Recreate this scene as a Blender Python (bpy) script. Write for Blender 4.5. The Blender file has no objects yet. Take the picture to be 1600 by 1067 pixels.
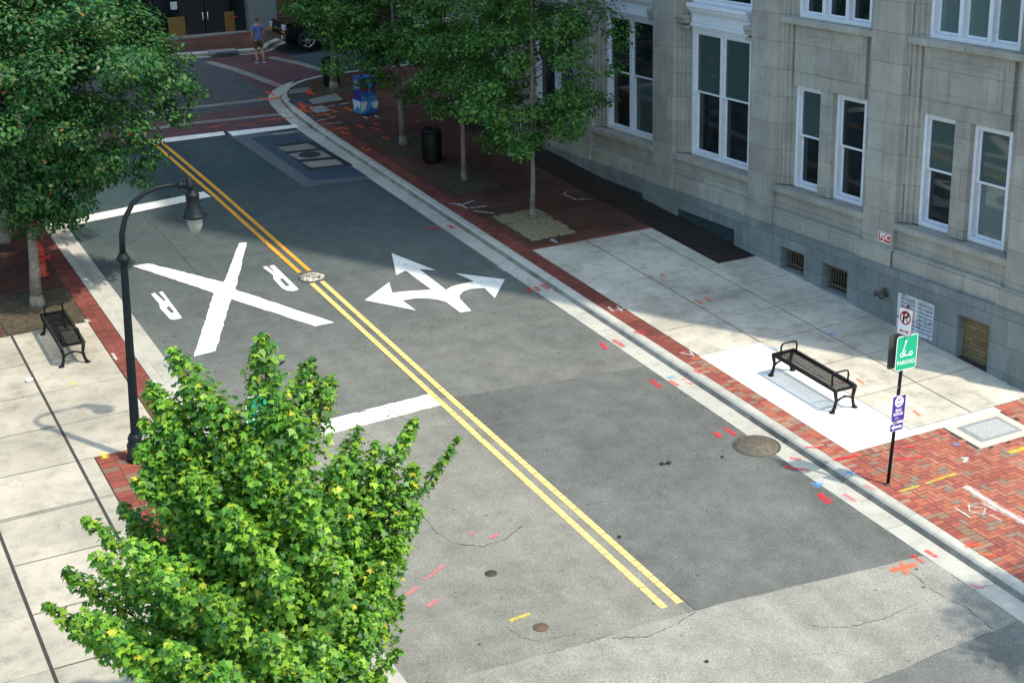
import bpy, bmesh, math, random
import numpy as np
from mathutils import Vector, Matrix
random.seed(7); RNG = np.random.default_rng(7)
scene = bpy.context.scene
col = scene.collection

# ------------------------------------------------------------------ camera
CH = 12.5                                   # camera height, metres
YAW, PITCH, ROLL, FPX = 0.46245782, 0.33363305, -0.02845687, 2339.6
SY, SX = 0.07006872, 0.02                   # the street climbs 7 % away from the camera
fw = Vector((math.sin(YAW)*math.cos(PITCH), math.cos(YAW)*math.cos(PITCH), -math.sin(PITCH)))
r0 = Vector((math.cos(YAW), -math.sin(YAW), 0)); u0 = r0.cross(fw)
rt = r0*math.cos(ROLL) + u0*math.sin(ROLL); up = -r0*math.sin(ROLL) + u0*math.cos(ROLL)
cam_d = bpy.data.cameras.new('camera'); cam = bpy.data.objects.new('camera', cam_d); col.objects.link(cam)
cam_d.sensor_width = 36; cam_d.lens = 36*FPX/1600; cam_d.clip_end = 1500
M = Matrix((rt, up, -fw)).transposed().to_4x4(); M.translation = (0, 0, CH)
cam.matrix_world = M
scene.camera = cam

# ------------------------------------------------------------------ light
SUN = Vector((-.539, .842, -1.45)).normalized()     # the way the sunlight travels
world = bpy.data.worlds.new('World'); scene.world = world; world.use_nodes = True
wn = world.node_tree.nodes; bg = wn['Background']
sky = wn.new('ShaderNodeTexSky'); sky.sky_type = 'NISHITA'; sky.sun_disc = False
sky.sun_elevation = math.asin(-SUN.z); sky.sun_rotation = math.atan2(-SUN.x, -SUN.y)
sky.air_density = 1.0; sky.dust_density = 1.5
tintn = wn.new('ShaderNodeMix'); tintn.data_type = 'RGBA'; tintn.blend_type = 'MULTIPLY'; tintn.inputs[0].default_value = 1; tintn.inputs[7].default_value = (.97, 1.04, .92, 1)
world.node_tree.links.new(sky.outputs[0], tintn.inputs[6]); world.node_tree.links.new(tintn.outputs[2], bg.inputs[0]); bg.inputs[1].default_value = 0.15
sl = bpy.data.lights.new('sun', 'SUN'); sl.energy = 2.0; sl.angle = math.radians(1.1); sl.color = (1, .89, .71)
so = bpy.data.objects.new('sun', sl); col.objects.link(so); so.rotation_euler = SUN.to_track_quat('-Z', 'Y').to_euler()
so.location = (30, -20, 60)
scene.view_settings.view_transform = 'Standard'; scene.view_settings.look = 'None'
scene.view_settings.exposure = 1.35; scene.view_settings.gamma = 1
scene.cycles.max_bounces = 6; scene.cycles.transparent_max_bounces = 12
scene.cycles.use_denoising = True

# ------------------------------------------------------------------ helpers
def gz(x, y): return SY*y + SX*x
def W(x, y, h=0.): return Vector((x, y, gz(x, y)+h))
def ray(px, py): return rt*((px-800)/FPX) - up*((py-533.5)/FPX) + fw
def gp(px, py, h=0.):                        # point of the ground seen at a pixel of the photo, as (x, y)
    d = ray(px, py); k = (h-CH)/(d.z-SY*d.y-SX*d.x); return (k*d.x, k*d.y)
def at_y(px, py, Y): d = ray(px, py); k = Y/d.y; return Vector((k*d.x, Y, CH+k*d.z))
def at_x(px, py, X): d = ray(px, py); k = X/d.x; return Vector((X, k*d.y, CH+k*d.z))

class MB:
    def __init__(s): s.v = []; s.f = []; s.mi = []; s.cur = 0; s.smooth = []
    def add(s, vs, fs, sm=False):
        o = len(s.v); s.v += [tuple(v) for v in vs]
        for f in fs: s.f.append(tuple(i+o for i in f)); s.mi.append(s.cur); s.smooth.append(sm)
        return s
    def box(s, x0, x1, y0, y1, z0, z1):
        x0, x1 = sorted((x0, x1)); y0, y1 = sorted((y0, y1)); z0, z1 = sorted((z0, z1))
        return s.add([(x0,y0,z0),(x1,y0,z0),(x1,y1,z0),(x0,y1,z0),(x0,y0,z1),(x1,y0,z1),(x1,y1,z1),(x0,y1,z1)],
              [(0,3,2,1),(4,5,6,7),(0,1,5,4),(1,2,6,5),(2,3,7,6),(3,0,4,7)])
    def gbox(s, x0, x1, y0, y1, h0, h1):      # box lying on the sloping ground
        P = [(x0,y0),(x1,y0),(x1,y1),(x0,y1)]
        return s.prism(P, h0, h1)
    def prism(s, P, h0, h1, g=True):
        n = len(P); a = sum(P[i][0]*P[(i+1)%n][1]-P[(i+1)%n][0]*P[i][1] for i in range(n))
        if a < 0: P = P[::-1]
        k = (lambda x, y: gz(x, y)) if g else (lambda x, y: 0)
        vs = [(x,y,k(x,y)+h0) for x,y in P]+[(x,y,k(x,y)+h1) for x,y in P]
        fs = [tuple(range(n))[::-1], tuple(range(n, 2*n))]+[(i,(i+1)%n,(i+1)%n+n,i+n) for i in range(n)]
        return s.add(vs, fs)
    def sheet(s, P, h, g=True):
        n = len(P); a = sum(P[i][0]*P[(i+1)%n][1]-P[(i+1)%n][0]*P[i][1] for i in range(n))
        if a < 0: P = P[::-1]
        return s.add([(x,y,(gz(x,y) if g else 0)+h) for x,y in P], [tuple(range(n))])
    def tube(s, pts, rad, n=10, cap=True, sm=True):
        pts = [Vector(p) for p in pts]
        if not hasattr(rad, '__len__'): rad = [rad]*len(pts)
        rings = []; prev = None
        for i, p in enumerate(pts):
            t = (pts[min(i+1, len(pts)-1)]-pts[max(i-1, 0)]).normalized()
            if prev is None:
                a = Vector((0,0,1)) if abs(t.z) < .9 else Vector((1,0,0))
                e1 = t.cross(a).normalized()
            else: e1 = (prev-t*prev.dot(t)).normalized()
            prev = e1; e2 = t.cross(e1)
            rings.append([p+(e1*math.cos(2*math.pi*k/n)+e2*math.sin(2*math.pi*k/n))*rad[i] for k in range(n)])
        vs = [v for r in rings for v in r]
        fs = [(i*n+k, i*n+(k+1)%n, (i+1)*n+(k+1)%n, (i+1)*n+k) for i in range(len(pts)-1) for k in range(n)]
        if cap: fs += [tuple(range(n))[::-1], tuple((len(pts)-1)*n+k for k in range(n))]
        return s.add(vs, fs, sm)
    def lathe(s, c, prof, n=24, sm=True, flute=0):     # prof: (radius, z) bottom to top about a vertical axis
        vs = []
        for r, z in prof:
            for k in range(n):
                rr = r*(1-(flute if k % 2 else 0)); vs.append((c[0]+rr*math.cos(2*math.pi*k/n), c[1]+rr*math.sin(2*math.pi*k/n), c[2]+z))
        m = len(prof)
        fs = [(i*n+k, i*n+(k+1)%n, (i+1)*n+(k+1)%n, (i+1)*n+k) for i in range(m-1) for k in range(n)]
        fs += [tuple(range(n))[::-1], tuple((m-1)*n+k for k in range(n))]
        return s.add(vs, fs, sm)
    def bar(s, a, b, w, h, upv=(0,0,1)):
        a, b = Vector(a), Vector(b); t = (b-a).normalized(); e = t.cross(Vector(upv)).normalized()*w/2; f = e.cross(t).normalized()*h/2
        vs = [p+i*e+j*f for p in (a, b) for i, j in ((-1,-1),(1,-1),(1,1),(-1,1))]
        return s.add(vs, [(0,1,2,3),(7,6,5,4),(0,4,5,1),(1,5,6,2),(2,6,7,3),(3,7,4,0)])
    def build(s, name, mats, parent=None, off=None, bevel=0, mod=True):
        me = bpy.data.meshes.new(name)
        if off is not None: s.v = [(v[0]-off[0], v[1]-off[1], v[2]-off[2]) for v in s.v]
        me.from_pydata(s.v, [], s.f)
        if not isinstance(mats, (list, tuple)): mats = [mats]
        for m in mats: me.materials.append(m)
        me.polygons.foreach_set('material_index', s.mi); me.polygons.foreach_set('use_smooth', s.smooth)
        me.update()
        o = bpy.data.objects.new(name, me); col.objects.link(o)
        if parent: o.parent = parent
        if bevel:
            b = o.modifiers.new('b', 'BEVEL'); b.width = bevel; b.segments = 2; b.limit_method = 'ANGLE'; b.angle_limit = math.radians(40)
        return o

def tag(o, label=None, cat=None, group=None, kind=None):
    for k, v in (('label', label), ('category', cat), ('group', group), ('kind', kind)):
        if v: o[k] = v
    return o
def thing(name, label, cat, loc=(0,0,0), group=None):
    o = bpy.data.objects.new(name, None); col.objects.link(o); o.location = loc; o.empty_display_size = .2
    return tag(o, label, cat, group)
def copy_tree(o, parent=None):
    c = o.copy(); col.objects.link(c)
    if parent: c.parent = parent
    for ch in list(o.children): copy_tree(ch, c)
    return c

# ------------------------------------------------------------------ materials
class NT:
    def __init__(s, name):
        s.m = bpy.data.materials.new(name); s.m.use_nodes = True; s.t = s.m.node_tree; s.n = s.t.nodes
        s.b = s.n['Principled BSDF']; s.out = s.n['Material Output']
    def new(s, typ, **kw):
        n = s.n.new('ShaderNode'+typ)
        for k, v in kw.items():
            if k in n.inputs: n.inputs[k].default_value = v
            else: setattr(n, k, v)
        return n
    def L(s, a, b): s.t.links.new(a, b)
    def noise(s, scale, detail=4, rough=.6, vec=None):
        n = s.new('TexNoise'); n.inputs['Scale'].default_value = scale; n.inputs['Detail'].default_value = detail; n.inputs['Roughness'].default_value = rough
        s.L(vec or s.obj(), n.inputs['Vector']); return n.outputs[0]
    def obj(s):
        if not hasattr(s, '_o'): s._o = s.new('TexCoord').outputs['Object']
        return s._o
    def ramp(s, fac, stops, interp='LINEAR'):
        n = s.new('ValToRGB'); n.color_ramp.interpolation = interp; e = n.color_ramp.elements
        while len(e) < len(stops): e.new(.5)
        for i, (p, c) in enumerate(stops):
            e[i].position = p; e[i].color = (c, c, c, 1) if not hasattr(c, '__len__') else (*c, 1)
        s.L(fac, n.inputs[0]); return n.outputs[0]
    def mix(s, a, b, fac, mode='MIX'):
        n = s.new('Mix'); n.data_type = 'RGBA'; n.blend_type = mode
        for k, v in ((6, a), (7, b), (0, fac)):
            if hasattr(v, 'is_output'): s.L(v, n.inputs[k])
            elif k == 0: n.inputs[k].default_value = v
            else: n.inputs[k].default_value = (*v, 1) if hasattr(v, '__len__') else (v, v, v, 1)
        return n.outputs[2]
    def math(s, op, a, b=0.):
        n = s.new('Math'); n.operation = op
        for k, v in ((0, a), (1, b)):
            if hasattr(v, 'is_output'): s.L(v, n.inputs[k])
            else: n.inputs[k].default_value = v
        return n.outputs[0]
    def base(s, c, rough=.7, metal=0., spec=.3):
        if hasattr(c, 'is_output'): s.L(c, s.b.inputs['Base Color'])
        else: s.b.inputs['Base Color'].default_value = (*c, 1)
        s.b.inputs['Roughness'].default_value = rough; s.b.inputs['Metallic'].default_value = metal
        s.b.inputs['Specular IOR Level'].default_value = spec
        return s
    def bump(s, h, strength=.3, dist=.01):
        n = s.new('Bump'); n.inputs['Strength'].default_value = strength; n.inputs['Distance'].default_value = dist
        s.L(h, n.inputs['Height']); s.L(n.outputs[0], s.b.inputs['Normal']); return s
    def alpha(s, a):
        tr = s.new('BsdfTransparent'); mx = s.new('MixShader'); s.L(a, mx.inputs[0]); s.L(tr.outputs[0], mx.inputs[1]); s.L(s.b.outputs[0], mx.inputs[2])
        s.L(mx.outputs[0], s.out.inputs[0]); return s
    def island(s): return s.new('NewGeometry').outputs['Random Per Island']

def plain(name, c, rough=.5, metal=0., spec=.4, var=.12, scale=6.):
    t = NT(name); n = t.noise(scale)
    k = t.ramp(n, [(.3, 1-var), (.7, 1+var*.5)])
    t.base(t.mix(c, k, 1., 'MULTIPLY'), rough, metal, spec); return t.m

def asphalt(name, c0, c1, wear_shade=True, seed=0., tint=(1, 1, 1)):
    t = NT(name); o = t.obj()
    mp = t.new('Mapping'); mp.inputs['Location'].default_value = (seed, seed*.7, 0); t.L(o, mp.inputs[0]); v = mp.outputs[0]
    big = t.noise(.35, 5, .6, v); mid = t.noise(2.2, 5, .65, v); fine = t.noise(42, 3, .75, v)
    if wear_shade:                                     # older, polished stone towards the stop line; far shade painted into the colour
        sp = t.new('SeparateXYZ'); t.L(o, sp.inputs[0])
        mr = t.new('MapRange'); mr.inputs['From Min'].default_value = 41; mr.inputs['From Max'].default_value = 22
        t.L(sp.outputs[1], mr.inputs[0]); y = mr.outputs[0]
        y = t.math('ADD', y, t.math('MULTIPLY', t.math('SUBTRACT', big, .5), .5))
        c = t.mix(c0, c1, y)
    else: c = t.mix(c0, c1, t.ramp(big, [(.35, 0.), (.65, 1.)]))
    c = t.mix(c, t.ramp(mid, [(.3, .8), (.7, 1.14)]), 1., 'MULTIPLY')
    c = t.mix(c, t.ramp(fine, [(.34, .55), (.5, 1.), (.64, 1.6)]), .65, 'MULTIPLY')
    ms = t.new('Mapping'); ms.inputs['Scale'].default_value = (1.6, .09, 1); t.L(v, ms.inputs[0])
    c = t.mix(c, t.ramp(t.noise(1.0, 5, .6, ms.outputs[0]), [(.3, .86), (.7, 1.12)]), .7, 'MULTIPLY')
    c = t.mix(c, t.ramp(t.noise(.9, 6, .75, v), [(.28, .78), (.42, 1.), (.7, 1.05)]), .55, 'MULTIPLY')
    vo = t.new('TexVoronoi'); vo.inputs['Scale'].default_value = 62; t.L(v, vo.inputs['Vector'])
    c = t.mix(c, t.mix(c, 2.6, 1., 'MULTIPLY'), t.ramp(vo.outputs['Distance'], [(.12, .5), (.25, 0.)]))
    # gum spots and oil drips gathered in patches
    vs = t.new('TexVoronoi'); vs.inputs['Scale'].default_value = 2.6; t.L(v, vs.inputs['Vector'])
    pat = t.ramp(t.noise(.55, 2, .5, v), [(.46, 0.), (.58, 1.)])
    spot = t.ramp(vs.outputs['Distance'], [(.05, 1.), (.1, 0.)])
    c = t.mix(c, (.018, .022, .026), t.math('MULTIPLY', spot, t.math('MULTIPLY', pat, .85)))
    t.base(c, .88, 0, .25); t.bump(fine, .35, .006); return t.m

def concrete(name, c, stain=.25, rough=.85):
    t = NT(name); big = t.noise(.5, 6, .65); mid = t.noise(3.2, 6, .7); fine = t.noise(70, 2)
    k = t.mix(c, t.ramp(t.island(), [(0., .93), (1., 1.06)]), 1., 'MULTIPLY')
    k = t.mix(k, t.ramp(big, [(.35, 1-stain), (.62, 1.05)]), 1., 'MULTIPLY')
    k = t.mix(k, t.ramp(mid, [(.28, 1-stain), (.5, 1.), (.75, 1.08)]), 1., 'MULTIPLY')
    k = t.mix(k, t.ramp(fine, [(.3, .82), (.7, 1.1)]), 1., 'MULTIPLY')
    vs = t.new('TexVoronoi'); vs.inputs['Scale'].default_value = 1.7; t.L(t.obj(), vs.inputs['Vector'])
    k = t.mix(k, (.07, .07, .065), t.math('MULTIPLY', t.ramp(vs.outputs['Distance'], [(.02, 1.), (.045, 0.)]), .7))
    t.base(k, rough, 0, .2); t.bump(fine, .15, .004); return t.m

def brick(name, cols, dirt=.3):
    t = NT(name); n = len(cols)
    c = t.ramp(t.island(), [(i/n, cc) for i, cc in enumerate(cols)], 'CONSTANT')
    c = t.mix(c, t.ramp(t.noise(18, 4), [(.3, .8), (.7, 1.12)]), 1., 'MULTIPLY')
    c = t.mix(c, t.ramp(t.noise(.7, 5), [(.35, 1-dirt), (.65, 1.05)]), 1., 'MULTIPLY')
    t.base(c, .85, 0, .2); t.bump(t.noise(60, 2), .2, .003); return t.m

def stone(name, c, bw, bh, mort=.016, var=.1, stain=.22, streak=True):
    t = NT(name); o = t.obj(); sp = t.new('SeparateXYZ'); t.L(o, sp.inputs[0]); cb = t.new('CombineXYZ')
    t.L(sp.outputs[1], cb.inputs[0]); t.L(sp.outputs[2], cb.inputs[1])
    br = t.new('TexBrick'); t.L(cb.outputs[0], br.inputs[0])
    br.inputs['Scale'].default_value = 1; br.inputs['Mortar Size'].default_value = mort*.5; br.inputs['Mortar Smooth'].default_value = .3
    br.inputs['Brick Width'].default_value = bw; br.inputs['Row Height'].default_value = bh
    lo = tuple(x*(1-var) for x in c); hi = tuple(x*(1+var) for x in c)
    br.inputs['Color1'].default_value = (*lo, 1); br.inputs['Color2'].default_value = (*hi, 1); br.inputs['Mortar'].default_value = (*[x*.45 for x in c], 1)
    k = t.mix(br.outputs[0], t.ramp(t.noise(1.3, 6, .7), [(.3, 1-stain), (.65, 1.06)]), 1., 'MULTIPLY')
    if streak:
        mp = t.new('Mapping'); mp.inputs['Scale'].default_value = (5, 5, .35); t.L(o, mp.inputs[0])
        k = t.mix(k, t.ramp(t.noise(1.2, 5, .6, mp.outputs[0]), [(.32, .84), (.58, 1.03)]), .6, 'MULTIPLY')
    k = t.mix(k, t.ramp(t.noise(45, 3), [(.3, .88), (.7, 1.08)]), 1., 'MULTIPLY')
    t.base(k, .85, 0, .2); t.bump(t.noise(35, 3), .15, .004); return t.m

def paint(name, c, cover=.9, scale=9., rough=.7, wear_shade=(.3, .42), vec=None, crackle=True):
    t = NT(name); n = t.noise(scale, 6, .75); c2 = t.mix(c, t.ramp(t.noise(1.5, 4), [(.3, .86), (.7, 1.04)]), 1., 'MULTIPLY')
    t.base(c2, rough, 0, .25); a = t.ramp(n, [(wear_shade[0], 0.), (wear_shade[1], cover)])
    if crackle:
        v = t.new('TexVoronoi'); v.feature = 'DISTANCE_TO_EDGE'; v.inputs['Scale'].default_value = 2.4; t.L(t.obj(), v.inputs['Vector'])
        a = t.math('MULTIPLY', a, t.ramp(v.outputs['Distance'], [(.004, .35), (.012, 1.)]))
    t.alpha(a); return t.m

def glassy(name, c=(.008, .014, .016), blinds=None):
    t = NT(name)
    if blinds:
        sp = t.new('SeparateXYZ'); t.L(t.obj(), sp.inputs[0])
        s_ = t.math('FRACT', t.math('MULTIPLY', sp.outputs[2], 22.)); k = t.ramp(s_, [(.0, .55), (.25, 1.), (.8, 1.), (1., .55)])
        t.base(t.mix(blinds, k, 1., 'MULTIPLY'), .04, 0, .5)
    else: t.base(t.mix(c, t.ramp(t.noise(.8, 3), [(.35, .5), (.7, 1.9)]), 1., 'MULTIPLY'), .02, 0, .55)
    return t.m

def leaf_mat(name, stops, trans=.35, rough=.45):
    t = NT(name); c = t.ramp(t.island(), stops)
    c = t.mix(c, t.ramp(t.noise(.9, 3), [(.35, .78), (.65, 1.15)]), 1., 'MULTIPLY')
    t.base(c, rough, 0, .35)
    tr = t.new('BsdfTranslucent'); t.L(t.mix(c, (1.25, 1.3, .5), 1., 'MULTIPLY'), tr.inputs[0]); mx = t.new('MixShader'); mx.inputs[0].default_value = trans
    t.L(t.b.outputs[0], mx.inputs[1]); t.L(tr.outputs[0], mx.inputs[2]); t.L(mx.outputs[0], t.out.inputs[0]); return t.m

m_asph = asphalt('asphalt', (.033, .06, .072), (.155, .155, .143))  # dark teal end carries the painted shade of the far road
m_patch = asphalt('asphalt_new', (.092, .098, .096), (.122, .126, .122), False, 3.)
m_old = asphalt('asphalt_old', (.2, .195, .18), (.255, .25, .23), False, 5.)
m_mid = asphalt('asphalt_left_lane', (.165, .163, .147), (.2, .197, .178), False, 9.)
m_dark = asphalt('asphalt_dark', (.115, .122, .12), (.145, .152, .146), False, 11.)
m_cross = asphalt('asphalt_crossing', (.055, .062, .07), (.068, .076, .085), False, 15.)
m_redasph = asphalt('red_asphalt', (.085, .045, .052), (.1, .055, .062), False, 17.)
m_band = concrete('concrete_band', (.22, .23, .22))
m_conc = concrete('concrete_right', (.56, .525, .455), .36)
m_concl = concrete('concrete_left', (.41, .38, .322), .3)
m_new = concrete('concrete_new', (.78, .78, .77), .04)
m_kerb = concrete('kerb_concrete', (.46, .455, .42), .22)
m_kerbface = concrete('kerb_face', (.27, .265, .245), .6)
m_joint = plain('joint', (.045, .043, .04), .9)
m_soil = NT('soil')
_s = m_soil
_s.base(_s.mix(_s.ramp(_s.noise(9, 6, .8), [(.35, (.045, .035, .025)), (.6, (.1, .085, .06)), (.75, (.2, .16, .1))]), 1., 0.), .95, 0, .1); _s.bump(_s.noise(25, 5), .6, .03); m_soil = _s.m
_s = NT('straw_mulch'); _s.base(_s.ramp(_s.noise(22, 6, .8), [(.38, (.07, .055, .035)), (.5, (.26, .22, .14)), (.7, (.42, .36, .24))]), .95, 0, .1); _s.bump(_s.noise(40, 5), .6, .02); m_mulch = _s.m
REDS = [(.42,.12,.08),(.36,.10,.075),(.30,.085,.07),(.45,.15,.09),(.24,.15,.115),(.38,.11,.07),(.20,.16,.12),(.33,.075,.06),(.40,.17,.12),(.27,.08,.07)]
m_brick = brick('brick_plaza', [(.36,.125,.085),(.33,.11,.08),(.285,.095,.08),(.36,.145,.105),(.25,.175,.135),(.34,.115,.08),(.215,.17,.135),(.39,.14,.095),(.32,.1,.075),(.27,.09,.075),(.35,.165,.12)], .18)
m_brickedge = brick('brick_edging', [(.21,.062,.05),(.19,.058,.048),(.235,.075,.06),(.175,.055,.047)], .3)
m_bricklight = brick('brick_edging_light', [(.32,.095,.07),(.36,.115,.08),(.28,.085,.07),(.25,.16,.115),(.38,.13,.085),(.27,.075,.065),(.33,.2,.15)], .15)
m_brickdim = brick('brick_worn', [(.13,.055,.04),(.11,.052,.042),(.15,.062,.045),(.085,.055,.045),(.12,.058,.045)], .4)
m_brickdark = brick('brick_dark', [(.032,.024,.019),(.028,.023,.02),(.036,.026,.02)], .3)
m_white = paint('white_paint', (.82, .82, .8), .97, 7, wear_shade=(.31, .37))
m_whiteworn = paint('white_paint_worn', (.8, .8, .77), .95, 6, wear_shade=(.36, .43))
m_yellow = paint('yellow_paint', (.72, .36, .045), .97, 12, wear_shade=(.25, .32))
_s = NT('yellow_paint_aged'); _s.base(_s.mix((.84, .6, .22), _s.ramp(_s.noise(14, 5), [(.3, .8), (.7, 1.05)]), 1., 'MULTIPLY'), .7, 0, .2)
_sp = _s.new('SeparateXYZ'); _s.L(_s.obj(), _sp.inputs[0])
_yy = _s.math('ADD', _s.math('MULTIPLY', _sp.outputs[1], 5.5), _s.math('MULTIPLY', _s.noise(3, 3), 1.2)); _fr = _s.math('FRACT', _yy)
_s.alpha(_s.math('MULTIPLY', _s.ramp(_fr, [(.05, .1), (.14, .97)]), _s.ramp(_s.noise(16, 5, .7), [(.3, .2), (.4, 1.)]))); m_yellowaged = _s.m
SPRAY = {k: paint('spray_'+k, c, .72, 14, .8, (.25, .65), crackle=False) for k, c in dict(red=(.75,.03,.05), orange=(.95,.16,.04), white=(.85,.85,.85), yellow=(.85,.7,.08), blue=(.12,.42,.85), pink=(.85,.2,.22)).items()}
HALO = {k: paint('overspray_'+k, c, .34, 8, .8, (.3, .6), crackle=False) for k, c in dict(red=(.75,.03,.05), orange=(.95,.16,.04), white=(.85,.85,.85), yellow=(.85,.7,.08), blue=(.12,.42,.85), pink=(.85,.2,.22)).items()}
m_lime = stone('limestone', (.365, .352, .318), 1.05, .62, .012, .1, .26)
m_gran = stone('granite', (.205, .235, .245), 1.25, .55, .014, .14, .32)
m_frame = plain('white_frame', (.66, .69, .76), .5, 0, .4, .1, 9)
m_glass = glassy('window_glass'); m_blind = glassy('window_blinds', blinds=(.05, .085, .085)); m_shade = glassy('window_shade', blinds=(.11, .16, .16))
m_black = plain('black_iron', (.003, .004, .006), .5, 0, .3)
m_lamp = plain('lamp_paint', (.005, .01, .014), .55, 0, .22)
m_steel = plain('galvanised', (.42, .44, .46), .5, .6, .5)
m_rust = plain('rusted_iron', (.16, .11, .075), .85, .2)
m_iron = plain('cast_iron', (.095, .088, .078), .7, .5)
m_greensign = plain('sign_green', (.01, .36, .21), .4, 0, .4, .03)
m_whitesign = plain('sign_white', (.85, .85, .85), .4, 0, .4, .03)
m_blue = plain('sign_blue', (.05, .03, .27), .4, 0, .4, .03)
m_redsign = plain('sign_red', (.5, .03, .03), .45, 0, .4, .05)
m_backsign = plain('sign_back', (.1, .1, .1), .5, .3)
m_bark = NT('bark'); _s = m_bark; _s.base(_s.ramp(_s.noise(7, 6, .75), [(.35, (.12, .1, .085)), (.6, (.26, .235, .2)), (.75, (.36, .3, .23))]), .9, 0, .15); _s.bump(_s.noise(22, 5), .6, .02); m_bark = _s.m
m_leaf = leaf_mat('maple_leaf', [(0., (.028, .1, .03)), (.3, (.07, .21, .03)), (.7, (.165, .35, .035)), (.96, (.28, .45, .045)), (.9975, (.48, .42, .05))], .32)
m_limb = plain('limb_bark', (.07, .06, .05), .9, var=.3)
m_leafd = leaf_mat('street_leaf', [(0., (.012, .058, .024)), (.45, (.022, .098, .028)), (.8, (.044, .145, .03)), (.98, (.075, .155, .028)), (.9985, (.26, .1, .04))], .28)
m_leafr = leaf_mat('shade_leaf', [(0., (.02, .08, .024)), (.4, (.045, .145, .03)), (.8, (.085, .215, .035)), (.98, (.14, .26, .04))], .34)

# ------------------------------------------------------------------ large structure: ground, road
def struct(o): o['kind'] = 'structure'; return o
b = MB(); b.sheet([(-150, -60), (160, -60), (160, 200), (-150, 200)], -.25); terrain = struct(b.build('ground', m_dark))

KO = [(15.13, -8), (15.13, 45.0), (15.24, 47.2), (15.45, 48.9), (15.68, 49.7), (16.1, 50.45), (16.63, 51.05), (17.3, 51.5), (18.2, 51.75), (20, 51.9), (60, 51.9)]     # asphalt edge, right
KL = [(6.62, -8), (6.62, 44.2), (6.45, 46.5), (5.9, 49), (4.9, 50.6), (3.4, 51.6), (1.5, 51.9), (-40, 51.9)]                                                         # asphalt edge, left
KF = [(60, 58.2), (20.2, 58.2), (19.3, 58.0), (18.7, 57.4), (18.2, 56.75), (17.6, 56.5), (16.6, 56.6), (14.6, 57.15), (12, 57.4), (-40, 57.4)]                                                     # far kerb of the cross street
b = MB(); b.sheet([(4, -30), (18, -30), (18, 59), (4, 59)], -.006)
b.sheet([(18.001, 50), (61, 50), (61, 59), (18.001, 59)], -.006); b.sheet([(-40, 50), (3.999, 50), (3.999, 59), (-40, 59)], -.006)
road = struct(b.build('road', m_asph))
def roadpart(name, polys, mat, h=.0, parent=None, label=None):
    b = MB()
    for P in polys: b.sheet(P, h)
    o = b.build(name, mat, parent or road)
    if label: o['label'] = label
    return o
def rag(P, step=.35, amp=.02):                     # slightly ragged outline for asphalt cuts
    out = []
    for i, p in enumerate(P):
        q = P[(i+1) % len(P)]; L = math.dist(p, q); n = max(1, int(L/step))
        for k in range(n):
            t = k/n; out.append((p[0]+(q[0]-p[0])*t+random.uniform(-amp, amp), p[1]+(q[1]-p[1])*t+random.uniform(-amp, amp)))
    return out
roadpart('asphalt_patch', [rag([(6.63, 16.62), (9.1, 16.5), (10.98, 16.42), (10.98, 18.9), (11.0, 24.9), (10.72, 24.95), (6.63, 24.75)])], m_mid, .002)
roadpart('asphalt_patch', [rag([(11.1, 24.85), (12.9, 24.62), (15.13, 24.3), (15.13, 16.05), (13, 16.2), (11.12, 16.45), (11.03, 20.1)])], m_patch, .003)
roadpart('asphalt_patch', [rag([(6.63, 16.62), (9.1, 16.5), (11.15, 16.44), (13.1, 16.25), (15.13, 16.05), (15.13, 14.0), (12.2, 13.85), (6.63, 13.4)])], m_old, .0045)
roadpart('asphalt_patch', [[(6.62, 13.4), (12.2, 13.85), (15.13, 14.0), (15.13, -20), (6.62, -20)]], m_dark, .0005)
# intersection paving
roadpart('intersection_paving', [[(5, 47.6), (15.2, 47.6), (15.6, 49.3), (16.0, 50.4), (16.6, 51), (15.4, 57), (5, 57)]], m_cross, .001)
roadpart('crosswalk_paving', [[(6.3, 44.9+1.0), (15.3, 46.0), (15.35, 48.6), (6.3, 48.8)]], m_redasph, .003)
roadpart('crosswalk_paving', [[(15.95, 50.2), (16.65, 51.0), (18.4, 51.8), (18.6, 56.95), (15.5, 56.75)]], m_redasph, .0035)
def bandline(px, w):
    P = [gp(*p) for p in px]; out = []
    for (x0, y0), (x1, y1) in zip(P, P[1:]):
        L = math.dist((x0, y0), (x1, y1)); nx, ny = -(y1-y0)/L*w/2, (x1-x0)/L*w/2
        out.append([(x0+nx, y0+ny), (x1+nx, y1+ny), (x1-nx, y1-ny), (x0-nx, y0-ny)])
    return out
roadpart('concrete_band', bandline([(230, 175), (305, 168), (422, 155)], .32), m_band, .006)
roadpart('concrete_band', bandline([(230, 203), (300, 193), (440, 179)], .3), m_band, .006)
roadpart('concrete_band', bandline([(325, 97), (370, 110), (440, 136)], .34), m_band, .0065)
roadpart('concrete_band', bandline([(422, 90), (470, 100), (515, 114)], .34), m_band, .0065)

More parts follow.
